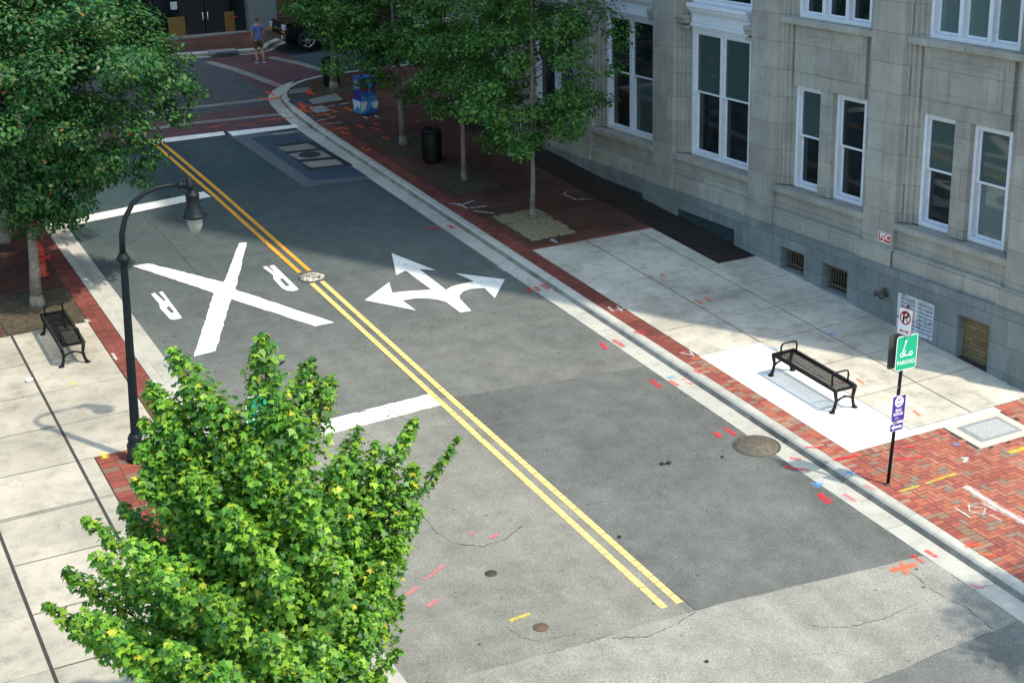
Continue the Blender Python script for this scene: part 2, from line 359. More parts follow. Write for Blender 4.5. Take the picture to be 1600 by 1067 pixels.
# gutters and kerbs, swept along their paths
def offset_path(P, d):
    out = []
    for i, p in enumerate(P):
        a = P[max(i-1, 0)]; c = P[min(i+1, len(P)-1)]; L = math.dist(a, c); out.append((p[0]+(c[1]-a[1])/L*d, p[1]-(c[0]-a[0])/L*d))
    return out
def dense(P, step=3.0):
    out = []
    for p, q in zip(P, P[1:]):
        n = max(1, int(math.dist(p, q)/step))
        out += [(p[0]+(q[0]-p[0])*k/n, p[1]+(q[1]-p[1])*k/n) for k in range(n)]
    return out+[P[-1]]
def sweep(name, P, prof, side, mat, joint=True):      # prof: (distance behind the asphalt edge, height)
    P = dense(P); lines = [offset_path(P, d*side) for d, h in prof]; b = MB(); n = len(prof)
    for i in range(len(P)-1):
        if P[i][1] < 3: continue
        vs = []
        for j, (k, t) in enumerate(((i, 0), (i+1, 0))):
            for m in range(n):
                x, y = lines[m][k]; o = lines[m][i if j else i+1]; L = math.dist((x, y), o) or 1
                x += (o[0]-x)/L*.007; y += (o[1]-y)/L*.007; vs.append((x, y, gz(x, y)+prof[m][1]))
        fs = [(m, m+1, n+m+1, n+m) if side > 0 else (m, n+m, n+m+1, m+1) for m in range(n-1)]
        fs = [f[::-1] for f in fs]
        fs += [tuple(range(n)), tuple(range(n, 2*n))[::-1]]
        k0 = len(b.f); b.add(vs, fs)
        for m in range(n-1):
            if prof[m][1] < .05 < prof[m+1][1]: b.mi[k0+m] = 1
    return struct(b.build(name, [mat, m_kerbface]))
PK = [(0, -.04), (0, .0), (.0, .008), (.36, .0), (.40, .0), (.445, .085), (.475, .118), (.51, .13), (.64, .13), (.64, -.04)]
sweep('kerb', KO, PK, 1, m_kerb)
PL = [(0, -.04), (0, .008), (.33, .0), (.375, .085), (.40, .118), (.43, .13), (.585, .13), (.585, -.04)]
sweep('kerb', KL, PL, -1, m_kerb)
PF = [(0, -.04), (0, .008), (.2, .0), (.24, .11), (.27, .13), (.5, .13), (.5, -.04)]
sweep('kerb', KF[::-1], PF, -1, m_kerb)

# ------------------------------------------------------------------ pavements
def panels(b, xs, ys, h=.13, gap=.03, th=.1, skip=None):
    for i in range(len(xs)-1):
        for j in range(len(ys)-1):
            if skip and skip(i, j): continue
            b.gbox(xs[i]+gap/2, xs[i+1]-gap/2, ys[j]+gap/2, ys[j+1]-gap/2, h-th, h)
b = MB()
b.sheet([(15.70, 4), (22.0, 4), (22.0, 46.2), (60, 46.2), (60, 51.3), (17.2, 51.2), (16.05, 49.4), (15.70, 46)], .118)
right_pave = struct(b.build('pavement', m_joint))
ysR = [19.36, 20.9, 22.42, 23.96, 25.42, 26.9, 28.28, 29.8, 31.25]
b = MB()
panels(b, [16.19, 17.70], ysR[3:]); panels(b, [17.70, 19.18], ysR)
panels(b, [19.18, 20.72], ysR[:7]); panels(b, [19.18, 19.62], ysR[6:])
b.build('concrete_slabs', m_conc, right_pave)
b = MB(); b.gbox(16.19, 17.69, 19.16, 23.95, .02, .132); b.build('new_concrete_pad', m_new, right_pave)
b = MB(); b.gbox(17.70, 19.72, 19.14, 19.35, .02, .131); b.build('concrete_strip', concrete('concrete_pale', (.6, .58, .52), .1), right_pave)
def rowbricks(b, x0, x1, y0, y1, bw, bl, h=.13, g=.006, along='y'):
    # bricks laid with their length bl across x and width bw along y
    y = y0
    while y < y1-.01:
        x = x0
        while x < x1-.01:
            b.sheet([(x+g/2, y+g/2), (min(x+bl, x1)-g/2, y+g/2), (min(x+bl, x1)-g/2, min(y+bw, y1)-g/2), (x+g/2, min(y+bw, y1)-g/2)], h+random.uniform(-.0015, .0015)); x += bl
        y += bw
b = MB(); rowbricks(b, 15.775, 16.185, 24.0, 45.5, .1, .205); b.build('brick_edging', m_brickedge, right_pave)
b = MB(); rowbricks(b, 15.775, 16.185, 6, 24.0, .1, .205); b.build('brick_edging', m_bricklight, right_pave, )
def herring(b, x0, x1, y0, y1, w=.102, h=.13, g=.007, hole=None):
    nx, ny = int((x1-x0)/w)+3, int((y1-y0)/w)+3
    for c in range(-2, nx):
        for r in range(-2, ny):
            m = (c-r) % 4
            if m == 0: A = (c, r, c+2, r+1)
            elif m == 3: A = (c, r, c+1, r+2)
            else: continue
            a0, b0, a1, b1 = x0+A[0]*w, y0+A[1]*w, x0+A[2]*w, y0+A[3]*w
            a0, a1 = max(a0, x0), min(a1, x1); b0, b1 = max(b0, y0), min(b1, y1)
            if a1-a0 < .02 or b1-b0 < .02: continue
            if hole and hole((a0+a1)/2, (b0+b1)/2): continue
            b.sheet([(a0+g/2, b0+g/2), (a1-g/2, b0+g/2), (a1-g/2, b1-g/2), (a0+g/2, b1-g/2)], h+random.uniform(-.0025, .0025))
b = MB(); herring(b, 16.19, 20.72, 8, 18.94, hole=lambda x, y: 18.28 < x < 19.66 and y > 18.16); b.build('brick_paving', m_brick, right_pave)
b = MB(); rowbricks(b, 16.19, 18.27, 18.945, 19.135, .19, .1); rowbricks(b, 19.68, 20.72, 18.945, 19.35, .2, .1); b.build('brick_border', m_bricklight, right_pave)
pits = [(16.5, 17.8, 31.85, 34.05), (16.5, 17.9, 36.15, 38.5), (16.45, 17.85, 40.3, 42.6), (17.2, 18.8, 48.6, 50)]
def inpit(x, y): return any(a < x < b_ and c < y < d for a, b_, c, d in pits)
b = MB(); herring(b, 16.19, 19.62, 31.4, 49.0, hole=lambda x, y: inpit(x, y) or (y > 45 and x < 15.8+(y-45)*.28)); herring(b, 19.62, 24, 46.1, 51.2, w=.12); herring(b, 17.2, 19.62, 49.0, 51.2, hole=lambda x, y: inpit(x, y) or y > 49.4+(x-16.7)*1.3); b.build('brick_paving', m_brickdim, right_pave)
b = MB(); rowbricks(b, 16.19, 19.62, 31.255, 31.395, .14, .1); b.build('brick_border', m_brickedge, right_pave)
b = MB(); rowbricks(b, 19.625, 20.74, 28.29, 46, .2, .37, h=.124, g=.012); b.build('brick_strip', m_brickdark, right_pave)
for i, (a, b_, c, d) in enumerate(pits):
    q = MB(); q.prism(rag([(a, c), (b_, c), (b_, d), (a, d)], .15, .03), .03, .131); q.build('tree_pit', m_mulch if i == 0 else m_soil, right_pave)
# left pavement
b = MB(); b.sheet([(-14, 4), (6.05, 4), (6.05, 45), (5.3, 48.5), (3.4, 50.9), (-14, 51)], .118); left_pave = struct(b.build('pavement', m_joint))
ysL = [5.6+1.52*k for k in range(0, 13)]; ysL = [y for y in ysL if y < 23.9]+[23.9, 25.42, 27.02, 28.62, 30.2, 31.9]
b = MB(); panels(b, [3.99, 5.6], ysL[-5:]); panels(b, [3.99, 4.28], ysL[:-4])
panels(b, [2.31, 3.97], ysL, gap=.04); panels(b, [.7, 2.28], ysL, gap=.012); panels(b, [-.9, .7], ysL, gap=.012); panels(b, [-2.5, -.9], ysL); panels(b, [-6, -2.5], ysL)
b.build('concrete_slabs', m_concl, left_pave)
b = MB(); rowbricks(b, 5.605, 6.03, 6, 45, .1, .21); b.build('brick_edging', m_brickedge, left_pave)
b = MB(); rowbricks(b, 4.285, 5.595, 17.3, 25.42, .2, .3, g=.008); b.build('brick_paving', brick('brick_pad', [(.2,.058,.047),(.23,.065,.05),(.27,.08,.055),(.2,.12,.085),(.18,.052,.044)], .3), left_pave)
b = MB(); b.prism([(4.29, 13.6), (5.59, 13.6), (5.59, 17.3), (4.29, 17.3)], .03, .132); b.build('tree_pit', m_soil, left_pave)
b = MB(); b.prism(rag([(3.9, 32.0), (5.58, 32.0), (5.58, 34.3), (3.9, 34.3)], .2, .04), .03, .132); b.build('tree_pit', m_soil, left_pave)
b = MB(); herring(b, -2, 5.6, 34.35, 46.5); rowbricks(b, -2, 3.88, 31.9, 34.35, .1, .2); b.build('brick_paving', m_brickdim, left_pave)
# far pavement, in front of the storefront
b = MB(); b.prism([(60, 58.62), (20.2, 58.62), (19.0, 58.42), (18.3, 57.75), (17.9, 57.1), (17.5, 56.93), (16.7, 57.03), (14.7, 57.58), (12, 57.82), (-30, 57.82), (-30, 64), (60, 64)], .0, .12); far_pave = struct(b.build('pavement', m_joint))
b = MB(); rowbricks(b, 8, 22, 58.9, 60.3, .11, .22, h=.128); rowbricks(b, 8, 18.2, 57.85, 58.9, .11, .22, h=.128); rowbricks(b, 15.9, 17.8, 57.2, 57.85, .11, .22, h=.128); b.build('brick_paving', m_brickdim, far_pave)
def pxpoly(b, px, h): b.sheet([gp(x, y, h) for x, y in px], h)
b = MB(); pxpoly(b, [(321, 79), (366, 75.5), (377, 82.5), (329, 86)], .134); b.build('ramp_slab', m_band, far_pave)
b = MB(); pxpoly(b, [(334, 83), (372, 79.5), (375.5, 82), (337, 85.5)], .138); m_tact = plain('tactile_blue', (.03, .05, .09), .6); b.build('tactile_strip', m_tact, far_pave)

# corner slabs on the right pavement
b = MB(); pxpoly(b, [(453, 141), (484, 136), (480, 145), (450, 147)], .136); b.build('concrete_cover', m_band, right_pave)
b = MB(); pxpoly(b, [(481, 156), (524, 146), (536, 156), (489, 163)], .136); b.build('concrete_cover', m_band, right_pave)
b = MB(); pxpoly(b, [(481, 169), (503, 165), (518, 173), (494, 177)], .136); b.build('concrete_cover', m_band, right_pave)
b = MB(); pxpoly(b, [(449, 158), (470, 154), (488, 164), (464, 168)], .135); b.build('tactile_strip', m_tact, right_pave)

# ------------------------------------------------------------------ road markings
def mark(name, polys, mat, h=.008, label=None): return roadpart(name, polys, mat, h, None, label)
def strip(P, w):
    L1 = offset_path(P, w/2); L2 = offset_path(P, -w/2); return L1+L2[::-1]
for dx in (-.125, .125):
    xs = 10.915+dx
    mark('centre_line', [strip([(xs-.11, 46.0), (xs-.02, 40), (xs, 32.85)], .11)], m_yellow)
    mark('centre_line', [strip([(xs+.01, 32.05), (xs-.02, 25), (xs-.03+dx*.1, 16.72)], .115)], m_yellowaged)
q = lambda *p: [gp(*a) for a in p]
mark('stop_line', [rag(q((500, 683), (689, 633), (669, 616), (500, 659)), .12, .012)], m_whiteworn)
mark('stop_line', [q((60, 366), (145, 346), (330, 308), (318, 300), (145, 335), (55, 355))], m_white)
mark('crossing_line', [q((235, 219), (349, 206), (352, 211.5), (236, 226))], m_white)
mark('crossing_line', [q((355, 206.5), (462, 195), (468, 199.5), (364, 213))], m_white)
mark('crossing_x', [rag(q((208, 416), (233, 412), (350, 441.5), (374, 380), (386, 379), (367.5, 453), (522, 504), (493, 510), (361, 467.5), (337, 549), (303, 557), (334.5, 458)), .14, .014)], m_white)
mark('letter', [q((236, 459.8), (242, 458), (256, 471), (259.5, 470), (248, 457), (254, 456), (285, 497.5), (272, 500), (266, 499), (250, 482), (249, 475.5)),], m_white)
mark('letter', [q((410.5, 418), (416.5, 416.2), (431, 428), (421, 416), (428, 414.5), (467, 452.5), (459, 455.5), (448.5, 454.5), (440.5, 450.5), (427.5, 436.5), (427, 430.5))], m_white)
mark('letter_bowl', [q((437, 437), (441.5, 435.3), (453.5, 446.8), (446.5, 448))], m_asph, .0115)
mark('turn_arrow', [q((719.5, 489), (736.5, 486), (718.5, 467), (718, 462), (724, 455.5), (735, 452), (757, 450.5), (773, 466), (789, 437), (712.5, 427.5), (741, 440.5), (723, 443.5), (706, 448), (697, 453.5),
       (655, 421), (681, 423), (612, 396), (619, 430.5), (634, 423.5), (674, 453), (660, 454), (634, 455.5), (613, 458), (608, 441.5), (570, 469.5), (650, 485.5), (629, 470), (650, 466.5), (670, 467), (685, 469), (697, 472.5))], m_white, .0085)
# dark aperture of the R bowl shows the asphalt again
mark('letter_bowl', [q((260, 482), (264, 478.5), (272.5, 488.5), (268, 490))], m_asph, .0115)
# cracks
m_crack = paint('crack', (.045, .045, .042), .8, 5, .9, (.34, .55), crackle=False)
m_oil = paint('oil', (.018, .02, .024), .92, 14, .6, (.34, .46), crackle=False)
def crack(px, w=.018, h=.009, par=None):
    P = [gp(*p) for p in px]; P2 = []
    for a, c in zip(P, P[1:]):
        n = max(2, int(math.dist(a, c)/.07))
        P2 += [(a[0]+(c[0]-a[0])*k/n+random.uniform(-.02, .02), a[1]+(c[1]-a[1])*k/n+random.uniform(-.02, .02)) for k in range(n)]
    P2.append(P[-1]); b = MB(); ww = [w*random.uniform(.25, 1.0) for _ in P2]; L1, L2 = offset_path(P2, 1), offset_path(P2, -1)
    L1 = [(p[0]+(a[0]-p[0])*k/2, p[1]+(a[1]-p[1])*k/2) for p, a, k in zip(P2, L1, ww)]; L2 = [(p[0]+(a[0]-p[0])*k/2, p[1]+(a[1]-p[1])*k/2) for p, a, k in zip(P2, L2, ww)]
    for i in range(len(P2)-1): b.sheet([L1[i], L1[i+1], L2[i+1], L2[i]], h)
    b.build('crack', m_crack, par or road)
crack([(655, 800), (680, 830), (710, 850), (755, 854), (790, 843), (817, 822)])
crack([(1265, 979), (1320, 981), (1380, 967), (1435, 942)]); crack([(1420, 893), (1455, 921), (1510, 950), (1552, 983)]); crack([(955, 998), (1010, 994), (1055, 977), (1088, 956)], .025)
crack([(790, 978), (815, 996), (840, 1001), (900, 990)], .014)
crack([(222, 338), (250, 362), (280, 396), (312, 430), (330, 446)], .02)
crack([(598, 633), (607, 642), (625, 651), (636, 655)], .03, .0095)
crack([(641, 622), (650, 632), (660, 642)], .014, .0095); crack([(560, 643), (572, 661)], .012, .0095)
crack([(656, 668), (690, 667), (740, 668), (760, 690)], .012)
crack([(1519, 923), (1553, 913), (1556, 902)], .014, .02); crack([(895, 492), (915, 489)], .012, .012)
for P in ([(1043, 720), (1050, 722), (1046, 727), (1038, 725)], [(1029, 724), (1036, 722), (1040, 726), (1033, 728)], [(1124, 713), (1130, 712), (1132, 715), (1126, 716)], [(436, 566), (447, 563), (441, 569), (437, 571)], [(1100, 1032), (1106, 1030), (1108, 1035), (1101, 1036)], [(965, 836), (972, 838), (969, 842), (963, 840)]):
    mark('oil_spot', [rag(q(*P), .05, .012)], m_oil, .0075)

# ------------------------------------------------------------------ spray marks
def rag_line(P, a):
    out = []
    for p, c in zip(P, P[1:]):
        n = max(2, int(math.dist(p, c)/.1)); out += [(p[0]+(c[0]-p[0])*k/n+random.uniform(-a, a), p[1]+(c[1]-p[1])*k/n+random.uniform(-a, a)) for k in range(n)]
    return out+[P[-1]]
def stroke(color, segs, w=.07, h=.0, surf='road', name='spray_mark'):
    b = MB(); par = {'road': road, 'r': right_pave, 'l': left_pave}[surf]
    hh = {'road': .013, 'r': .142, 'l': .142}[surf]+h
    for s in segs:
        P = [gp(x, y, hh) for x, y in s]
        for ww, dh, mi in ((w*1.6, 0, 1), (w*.65, .0012, 0)):
            b.cur = mi; Q = strip(rag_line(P, ww*.12), ww); n = len(Q)//2
            for i in range(n-1): b.sheet([Q[i], Q[i+1], Q[2*n-2-i], Q[2*n-1-i]], hh+dh+i*1e-4*.3)
    return b.build(name, [SPRAY[color], HALO[color]], par)
for c, s, w in [('red', [[(1016, 593), (1034, 605)]], .09), ('red', [[(1045, 594), (1060, 602)]], .08), ('red', [[(1116, 675), (1126, 683)]], .09), ('red', [[(1131, 668), (1150, 680)]], .08),
    ('red', [[(1199, 650), (1203, 653)]], .03), ('red', [[(1235, 715), (1252, 717)]], .06), ('red', [[(1224, 728), (1245, 732), (1265, 734)]], .07), ('red', [[(1279, 770), (1297, 786)]], .11), ('pink', [[(1318, 771), (1337, 782)]], .07),
    ('red', [[(1446, 859), (1465, 870)]], .07), ('red', [[(1424, 866), (1443, 879)]], .06), ('orange', [[(1392, 891), (1433, 881)], [(1406, 880), (1411, 880)], [(1413, 894), (1418, 895)]], .1), ('pink', [[(1516, 913), (1538, 918)]], .05),
    ('red', [[(835, 448), (843, 454)]], .1), ('red', [[(847, 444), (858, 451)]], .1), ('red', [[(824, 450), (829, 457)]], .08), ('red', [[(958, 531), (975, 541)]], .08), ('red', [[(938, 535), (948, 545)]], .1),
    ('red', [[(664, 356), (670, 359)]], .1), ('red', [[(678, 354), (684, 359)]], .09), ('red', [[(700, 352), (708, 357)]], .11),
    ('pink', [[(634, 930), (654, 916)]], .05), ('pink', [[(668, 947), (684, 936)]], .05), ('pink', [[(663, 905), (695, 882)]], .04), ('pink', [[(733, 834), (739, 831)], [(765, 841), (778, 834)]], .06), ('yellow', [[(797, 969), (828, 958)]], .06),
    ('pink', [[(1070, 596), (1083, 600)], [(1065, 593), (1078, 590)]], .04), ('blue', [[(1043, 590), (1052, 589)]], .07), ('blue', [[(1276, 756), (1284, 757)]], .16),
    ('orange', [[(527-200+0, 200), (345, 197)]], .1), ('orange', [[(372, 196), (398, 193)]], .09), ('orange', [[(412, 188), (462, 183)]], .12), ('orange', [[(402, 154), (438, 154)], [(415, 143), (430, 150)], [(420, 157), (445, 149)]], .13),
    ('orange', [[(423, 128), (440, 134)]], .08), ('yellow', [[(464, 125), (486, 124)]], .1), ('white', [[(438, 172), (450, 175)], [(440, 178), (462, 186)], [(446, 171), (458, 180)]], .08)]:
    stroke(c, s, w)
for c, s, w in [('red', [[(1258, 698), (1283, 699)]], .05), ('red', [[(1302, 718), (1340, 711)]], .07), ('red', [[(1400, 717), (1442, 714)]], .07), ('red', [[(1388, 700), (1430, 697)], [(1392, 706), (1425, 707)]], .04), ('pink', [[(1350, 756), (1366, 764)]], .06),
    ('yellow', [[(1405, 768), (1437, 758)], [(1446, 755), (1495, 739)]], .045), ('yellow', [[(1577, 707), (1612, 697)]], .09), ('white', [[(1508, 759), (1560, 793), (1612, 822)]], .11), ('white', [[(1492, 793), (1516, 808)], [(1545, 803), (1565, 813)], [(1534, 786), (1558, 798)]], .025),
    ('white', [[(1513, 787), (1515, 798), (1537, 803), (1540, 793), (1519, 791), (1514, 790)]], .022), ('white', [[(1502, 715), (1511, 715), (1506, 722)]], .05), ('blue', [[(1489, 693), (1499, 695)]], .07), ('blue', [[(1323, 737), (1334, 739)]], .09), ('blue', [[(1206, 544), (1214, 546)]], .1), ('blue', [[(1296, 521), (1304, 523)]], .1),
    ('orange', [[(1013, 431), (1019, 433)], [(1033, 427), (1036, 432)]], .07), ('orange', [[(1086, 468), (1097, 474)], [(1102, 464), (1112, 471)]], .07), ('orange', [[(1338, 591), (1349, 599)]], .06), ('orange', [[(1428, 641), (1437, 649)]], .06), ('orange', [[(1314, 598), (1322, 597)]], .06),
    ('orange', [[(1508, 853), (1535, 849)], [(1530, 864), (1556, 868)]], .06), ('white', [[(950, 479), (958, 486)], [(962, 484), (975, 482)], [(964, 478), (972, 486)]], .035), ('white', [[(1062, 551), (1085, 555)], [(1078, 548), (1084, 556)]], .03), ('red', [[(992, 517), (1008, 522)]], .09), ('red', [[(1083, 577), (1095, 583)]], .06),
    ('white', [[(862, 374), (870, 379)]], .08), ('white', [[(702, 318), (722, 320), (742, 313)], [(716, 318), (730, 326)], [(735, 325), (760, 322)], [(740, 330), (772, 333)]], .05), ('white', [[(868, 402), (880, 397)], [(875, 395), (890, 402)]], .03), ('white', [[(880, 303), (888, 299)], [(880, 303), (900, 312), (924, 311)]], .03),
    ('orange', [[(463, 170), (488, 176)], [(468, 160), (476, 172)], [(475, 165), (490, 168)]], .14), ('orange', [[(489, 182), (508, 178), (516, 182)]], .1), ('orange', [[(480, 142), (490, 148)], [(486, 139), (480, 148)]], .1), ('orange', [[(517, 172), (526, 176)]], .1), ('orange', [[(539, 168), (552, 174)]], .12),
    ('orange', [[(512, 203), (520, 206)], [(523, 203), (534, 200), (546, 202)], [(533, 206), (547, 210)]], .13), ('orange', [[(561, 196), (568, 200)]], .11), ('orange', [[(582, 192), (592, 196)], [(579, 200), (594, 203)]], .1), ('orange', [[(596, 214), (609, 218)]], .11), ('orange', [[(565, 230), (572, 236), (580, 232)]], .1), ('orange', [[(633, 213), (640, 213)]], .1),
    ('orange', [[(648, 187), (653, 190)]], .08), ('orange', [[(674, 199), (680, 202)]], .06), ('white', [[(495, 190), (524, 182)], [(502, 195), (536, 191)]], .04), ('white', [[(567, 182), (574, 186)], [(585, 180), (592, 184)]], .05), ('white', [[(530, 164), (548, 160)], [(505, 168), (524, 165)]], .04)]:
    stroke(c, s, w, surf='r')
for c, s, w in [('yellow', [[(114, 596), (117, 601)]], .06), ('yellow', [[(160, 706), (165, 716)]], .09), ('white', [[(176, 552), (182, 562)]], .05), ('white', [[(134, 499), (138, 503)]], .08)]: stroke(c, s, w, surf='l')

# hand-lettered LOCATE on the gutter, read from the pavement side
def letters_stroke(word, a, c, hgt, color, surf, w):
    F = {'L': [[(0,1),(0,0),(.6,0)]], 'O': [[(.3,0),(0,.3),(0,.7),(.3,1),(.6,.7),(.6,.3),(.3,0)]], 'C': [[(.6,.85),(.3,1),(0,.6),(0,.35),(.3,0),(.6,.15)]], 'A': [[(0,0),(.3,1),(.6,0)],[(.12,.4),(.48,.4)]], 'T': [[(0,1),(.6,1)],[(.3,1),(.3,0)]], 'E': [[(.6,1),(0,1),(0,0),(.6,0)],[(0,.5),(.5,.5)]], '>': [[(0,.5),(.6,.5)],[(.35,.75),(.6,.5),(.35,.25)]], '<': [[(.6,.5),(0,.5)],[(.25,.75),(0,.5),(.25,.25)]]}
    ax, ay = gp(*a); cx, cy = gp(*c); L = math.dist((ax, ay), (cx, cy)); ux, uy = (cx-ax)/L, (cy-ay)/L; vx, vy = -uy, ux; n = len(word); b = MB(); hh = .02
    for i, ch in enumerate(word):
        for s in F[ch]:
            P = [(ax+ux*(L*(i+x_)/n)+vx*hgt*y_, ay+uy*(L*(i+x_)/n)+vy*hgt*y_) for x_, y_ in s]; S_ = strip(P, w); m = len(P)
            for k in range(m-1): b.sheet([S_[k], S_[k+1], S_[2*m-2-k], S_[2*m-1-k]], hh+.0002*k)
    b.build('spray_lettering', SPRAY[color], road)
letters_stroke('<LOCATE>', (846, 446), (784, 408), .29, 'white', 'road', .055)

# ------------------------------------------------------------------ office building on the right
XG, XB = 20.70, 46.0
bl = thing('office_building', 'pale stone office building with tall white sash windows along the right pavement', 'building', (XG, 32, gz(XG, 32)))
BO = bl.location
PC = [19.95, 24.18, 28.41, 32.7, 36.95, 41.2, 45.45]; PH = .49
Y0, Y1 = PC[0]-.5, PC[-1]+.5; ZT = 35.
wall = MB(); gran = MB()
# basement openings (y0, y1, kind)
base_open = [(20.58, 21.47, 'brick', 2.95), (22.15, 23.27, 'louvre', 2.95), (24.9, 25.8, 'bars', 2.97), (26.44, 27.34, 'bars', 2.99), (29.2, 31.75, 'grate', 2.96), (33.45, 35.95, 'grate', 3.02), (37.7, 40.2, 'grate', 3.15)]
def sill_z(y): return gz(XG, y)+(.16 if y < 28 else .05)
ys = [Y0]; 
for a, c, k, zt in base_open: ys += [a, c]
ys.append(Y1)
ZG = 3.39
for i in range(len(ys)-1):
    a, c = ys[i], ys[i+1]
    if i % 2 == 0: gran.box(XG, XB, a, c, 0, ZG)
    else:
        k, zt = base_open[i//2][2:]; zb = min(gz(XG, a), gz(XG, c))+.1+(.1 if k in ('bars', 'louvre', 'brick') else 0.)
        if k == 'brick': zb = gz(XG, a)
        gran.box(XG, XB, a, c, zt, ZG); gran.box(XG, XB, a, c, 0, zb)
        gran.box(XG+.42, XB, a, c, zb, zt)
gran.build('granite_base', m_gran, bl, BO, bevel=.012)
# rising courses
for i in range(len(PC)):
    p = PC[i]
    wall.box(20.745, XB, p-.58, p+.58, ZG, 3.72); wall.box(20.775, XB, p-.545, p+.545, 3.72, 3.765)
    wall.box(20.85, XB, p-PH, p+PH, 3.765, ZT)
    for s in (-1, 1):
        if (i == 0 and s < 0) or (i == len(PC)-1 and s > 0): continue
        e = [PH, .575, .66, .76, .89]; xx = [20.97, 21.02, 21.09, 21.15]
        for k in range(4):
            a, c = sorted((p+s*e[k], p+s*e[k+1])); wall.box(xx[k], XB, a, c, 4.33, ZT)
    if i < len(PC)-1:
        a, c = p+PH, PC[i+1]-PH
        wall.box(20.80, XB, p+.58, PC[i+1]-.58, ZG, 3.70); wall.box(20.84, XB, p+.58, PC[i+1]-.58, 3.70, 3.765)
        wall.box(20.96, XB, a, c, 3.765, 4.17)
        lo, hi = p+.89, PC[i+1]-.89
        if i < 2:
            wall.box(21.06, XB, lo, hi, 6.69, 8.04)
            mid = (lo+hi)/2; wall.box(21.04, 21.5, mid-.215, mid+.215, 4.33, 6.69)
            # sunk panel mouldings
            for d, x in ((.14, 21.045), (.27, 21.05)):
                ya, yb, za, zb = lo+d+.1, hi-d-.1, 6.85+d, 7.95-d*.8
                for (q0, q1, z0, z1) in ((ya, yb, za, za+.025), (ya, yb, zb-.025, zb), (ya, ya+.025, za+.025, zb-.025), (yb-.025, yb, za+.025, zb-.025)): wall.box(x, 21.2, q0, q1, z0, z1)
            wall.box(21.02, XB, lo, hi, 8.04, 8.05)
        # solid wall over the windows this far up
        wall.box(21.06, XB, lo, hi, 10.75, ZT)
wall.build('stone_wall', m_lime, bl, BO, bevel=.01)
def fbox(b, X0, X1, ya, yb, za, zb, t):       # a rectangular frame of bar width t
    b.box(X0, X1, ya, ya+t, za, zb); b.box(X0, X1, yb-t, yb, za, zb); b.box(X0, X1, ya+t, yb-t, za, za+t); b.box(X0, X1, ya+t, yb-t, zb-t, zb)
def sash_window(ya, yb, za, zb, mats, rail, X=21.2, split=None):
    f = MB(); fbox(f, X-.04, X+.3, ya, yb, za, zb, .085)
    cells = [(ya+.085, yb-.085)]
    if split:
        cells = []; n = split; w = (yb-ya-.17-.11*(n-1))/n; y = ya+.085
        for k in range(n):
            cells.append((y, y+w)); y += w
            if k < n-1: f.box(X-.03, X+.3, y, y+.11, za+.085, zb-.085); y += .11
    fo = f.build('window', m_frame, bl, BO, bevel=.006)
    for k, (c0, c1) in enumerate(cells):
        for j, (z0, z1, dx) in enumerate(((rail-.025, zb-.087, .03), (za+.087, rail+.025, .09))):
            s = MB(); fbox(s, X+dx, X+dx+.05, c0+.002, c1-.002, z0, z1, .045); so_ = s.build('sash', m_frame, fo, None)
            so_.data.transform(Matrix.Translation(-BO))
            g = MB(); g.box(X+dx+.02, X+dx+.03, c0+.047, c1-.047, z0+.045, z1-.045)
            mm = mats[(k*2+j) % len(mats)]; go = g.build('glass', mm, fo, BO)
    return fo
for i in range(len(PC)-1):
    lo, hi = PC[i]+.89, PC[i+1]-.89; mid = (lo+hi)/2
    s = MB(); s.box(20.84, 21.16, PC[i]+PH+.003, PC[i+1]-PH-.003, 4.172, 4.31)
    s.box(21.16, 21.5, lo+.002, hi-.002, 4.172, 4.33); s.build('window_sill', m_lime, bl, BO, bevel=.015)
    if i < 2:
        A = [m_blind, m_glass, m_blind, m_shade] if i == 0 else [m_glass, m_glass]
        sash_window(mid+.217, hi-.004, 4.335, 6.688, [m_blind, m_glass], 5.54); sash_window(lo+.004, mid-.217, 4.335, 6.688, [m_blind, m_shade] if i == 0 else [m_glass, m_glass], 5.54)
        s = MB(); s.box(20.93, 21.3, PC[i]+PH+.003, PC[i+1]-PH-.003, 8.052, 8.19); s.build('window_sill', m_lime, bl, BO, bevel=.015)
        sash_window(lo+.003, hi-.003, 8.195, 10.74, [m_shade, m_shade] if i == 0 else [m_glass], 9.42, split=3)
    else:
        sash_window(lo+.003, hi-.003, 4.335, 7.5, [m_blind, m_glass] if i == 2 else [m_glass, m_blind, m_glass, m_glass], 5.95, split=2)
        e = MB()
        for z0, z1, x in ((7.502, 7.58, 21.12), (7.58, 7.66, 21.07), (7.66, 7.92, 21.11), (7.92, 7.98, 21.05), (7.98, 8.06, 20.99), (8.06, 8.15, 20.94)): e.box(x, 21.5, lo+.003, hi-.003, z0, z1)
        e.build('entablature', m_frame, bl, BO, bevel=.008)
        sash_window(lo+.003, hi-.003, 8.155, 10.74, [m_glass], 9.5, split=1)
        for s_ in (lo, hi):
            cpt = MB(); d = -1 if s_ == lo else 1; a0 = s_+d*.06
            for z0, z1, w_, x in ((7.5, 7.58, .36, 20.955), (7.64, 7.74, .4, 20.92), (7.74, 7.84, .42, 20.89)): 
                ya, yb = sorted((s_, s_+d*w_*.95)); cpt.box(x, 21.1, ya, yb, z0, z1)
            cpt.build('capital', m_lime, bl, BO, bevel=.015)
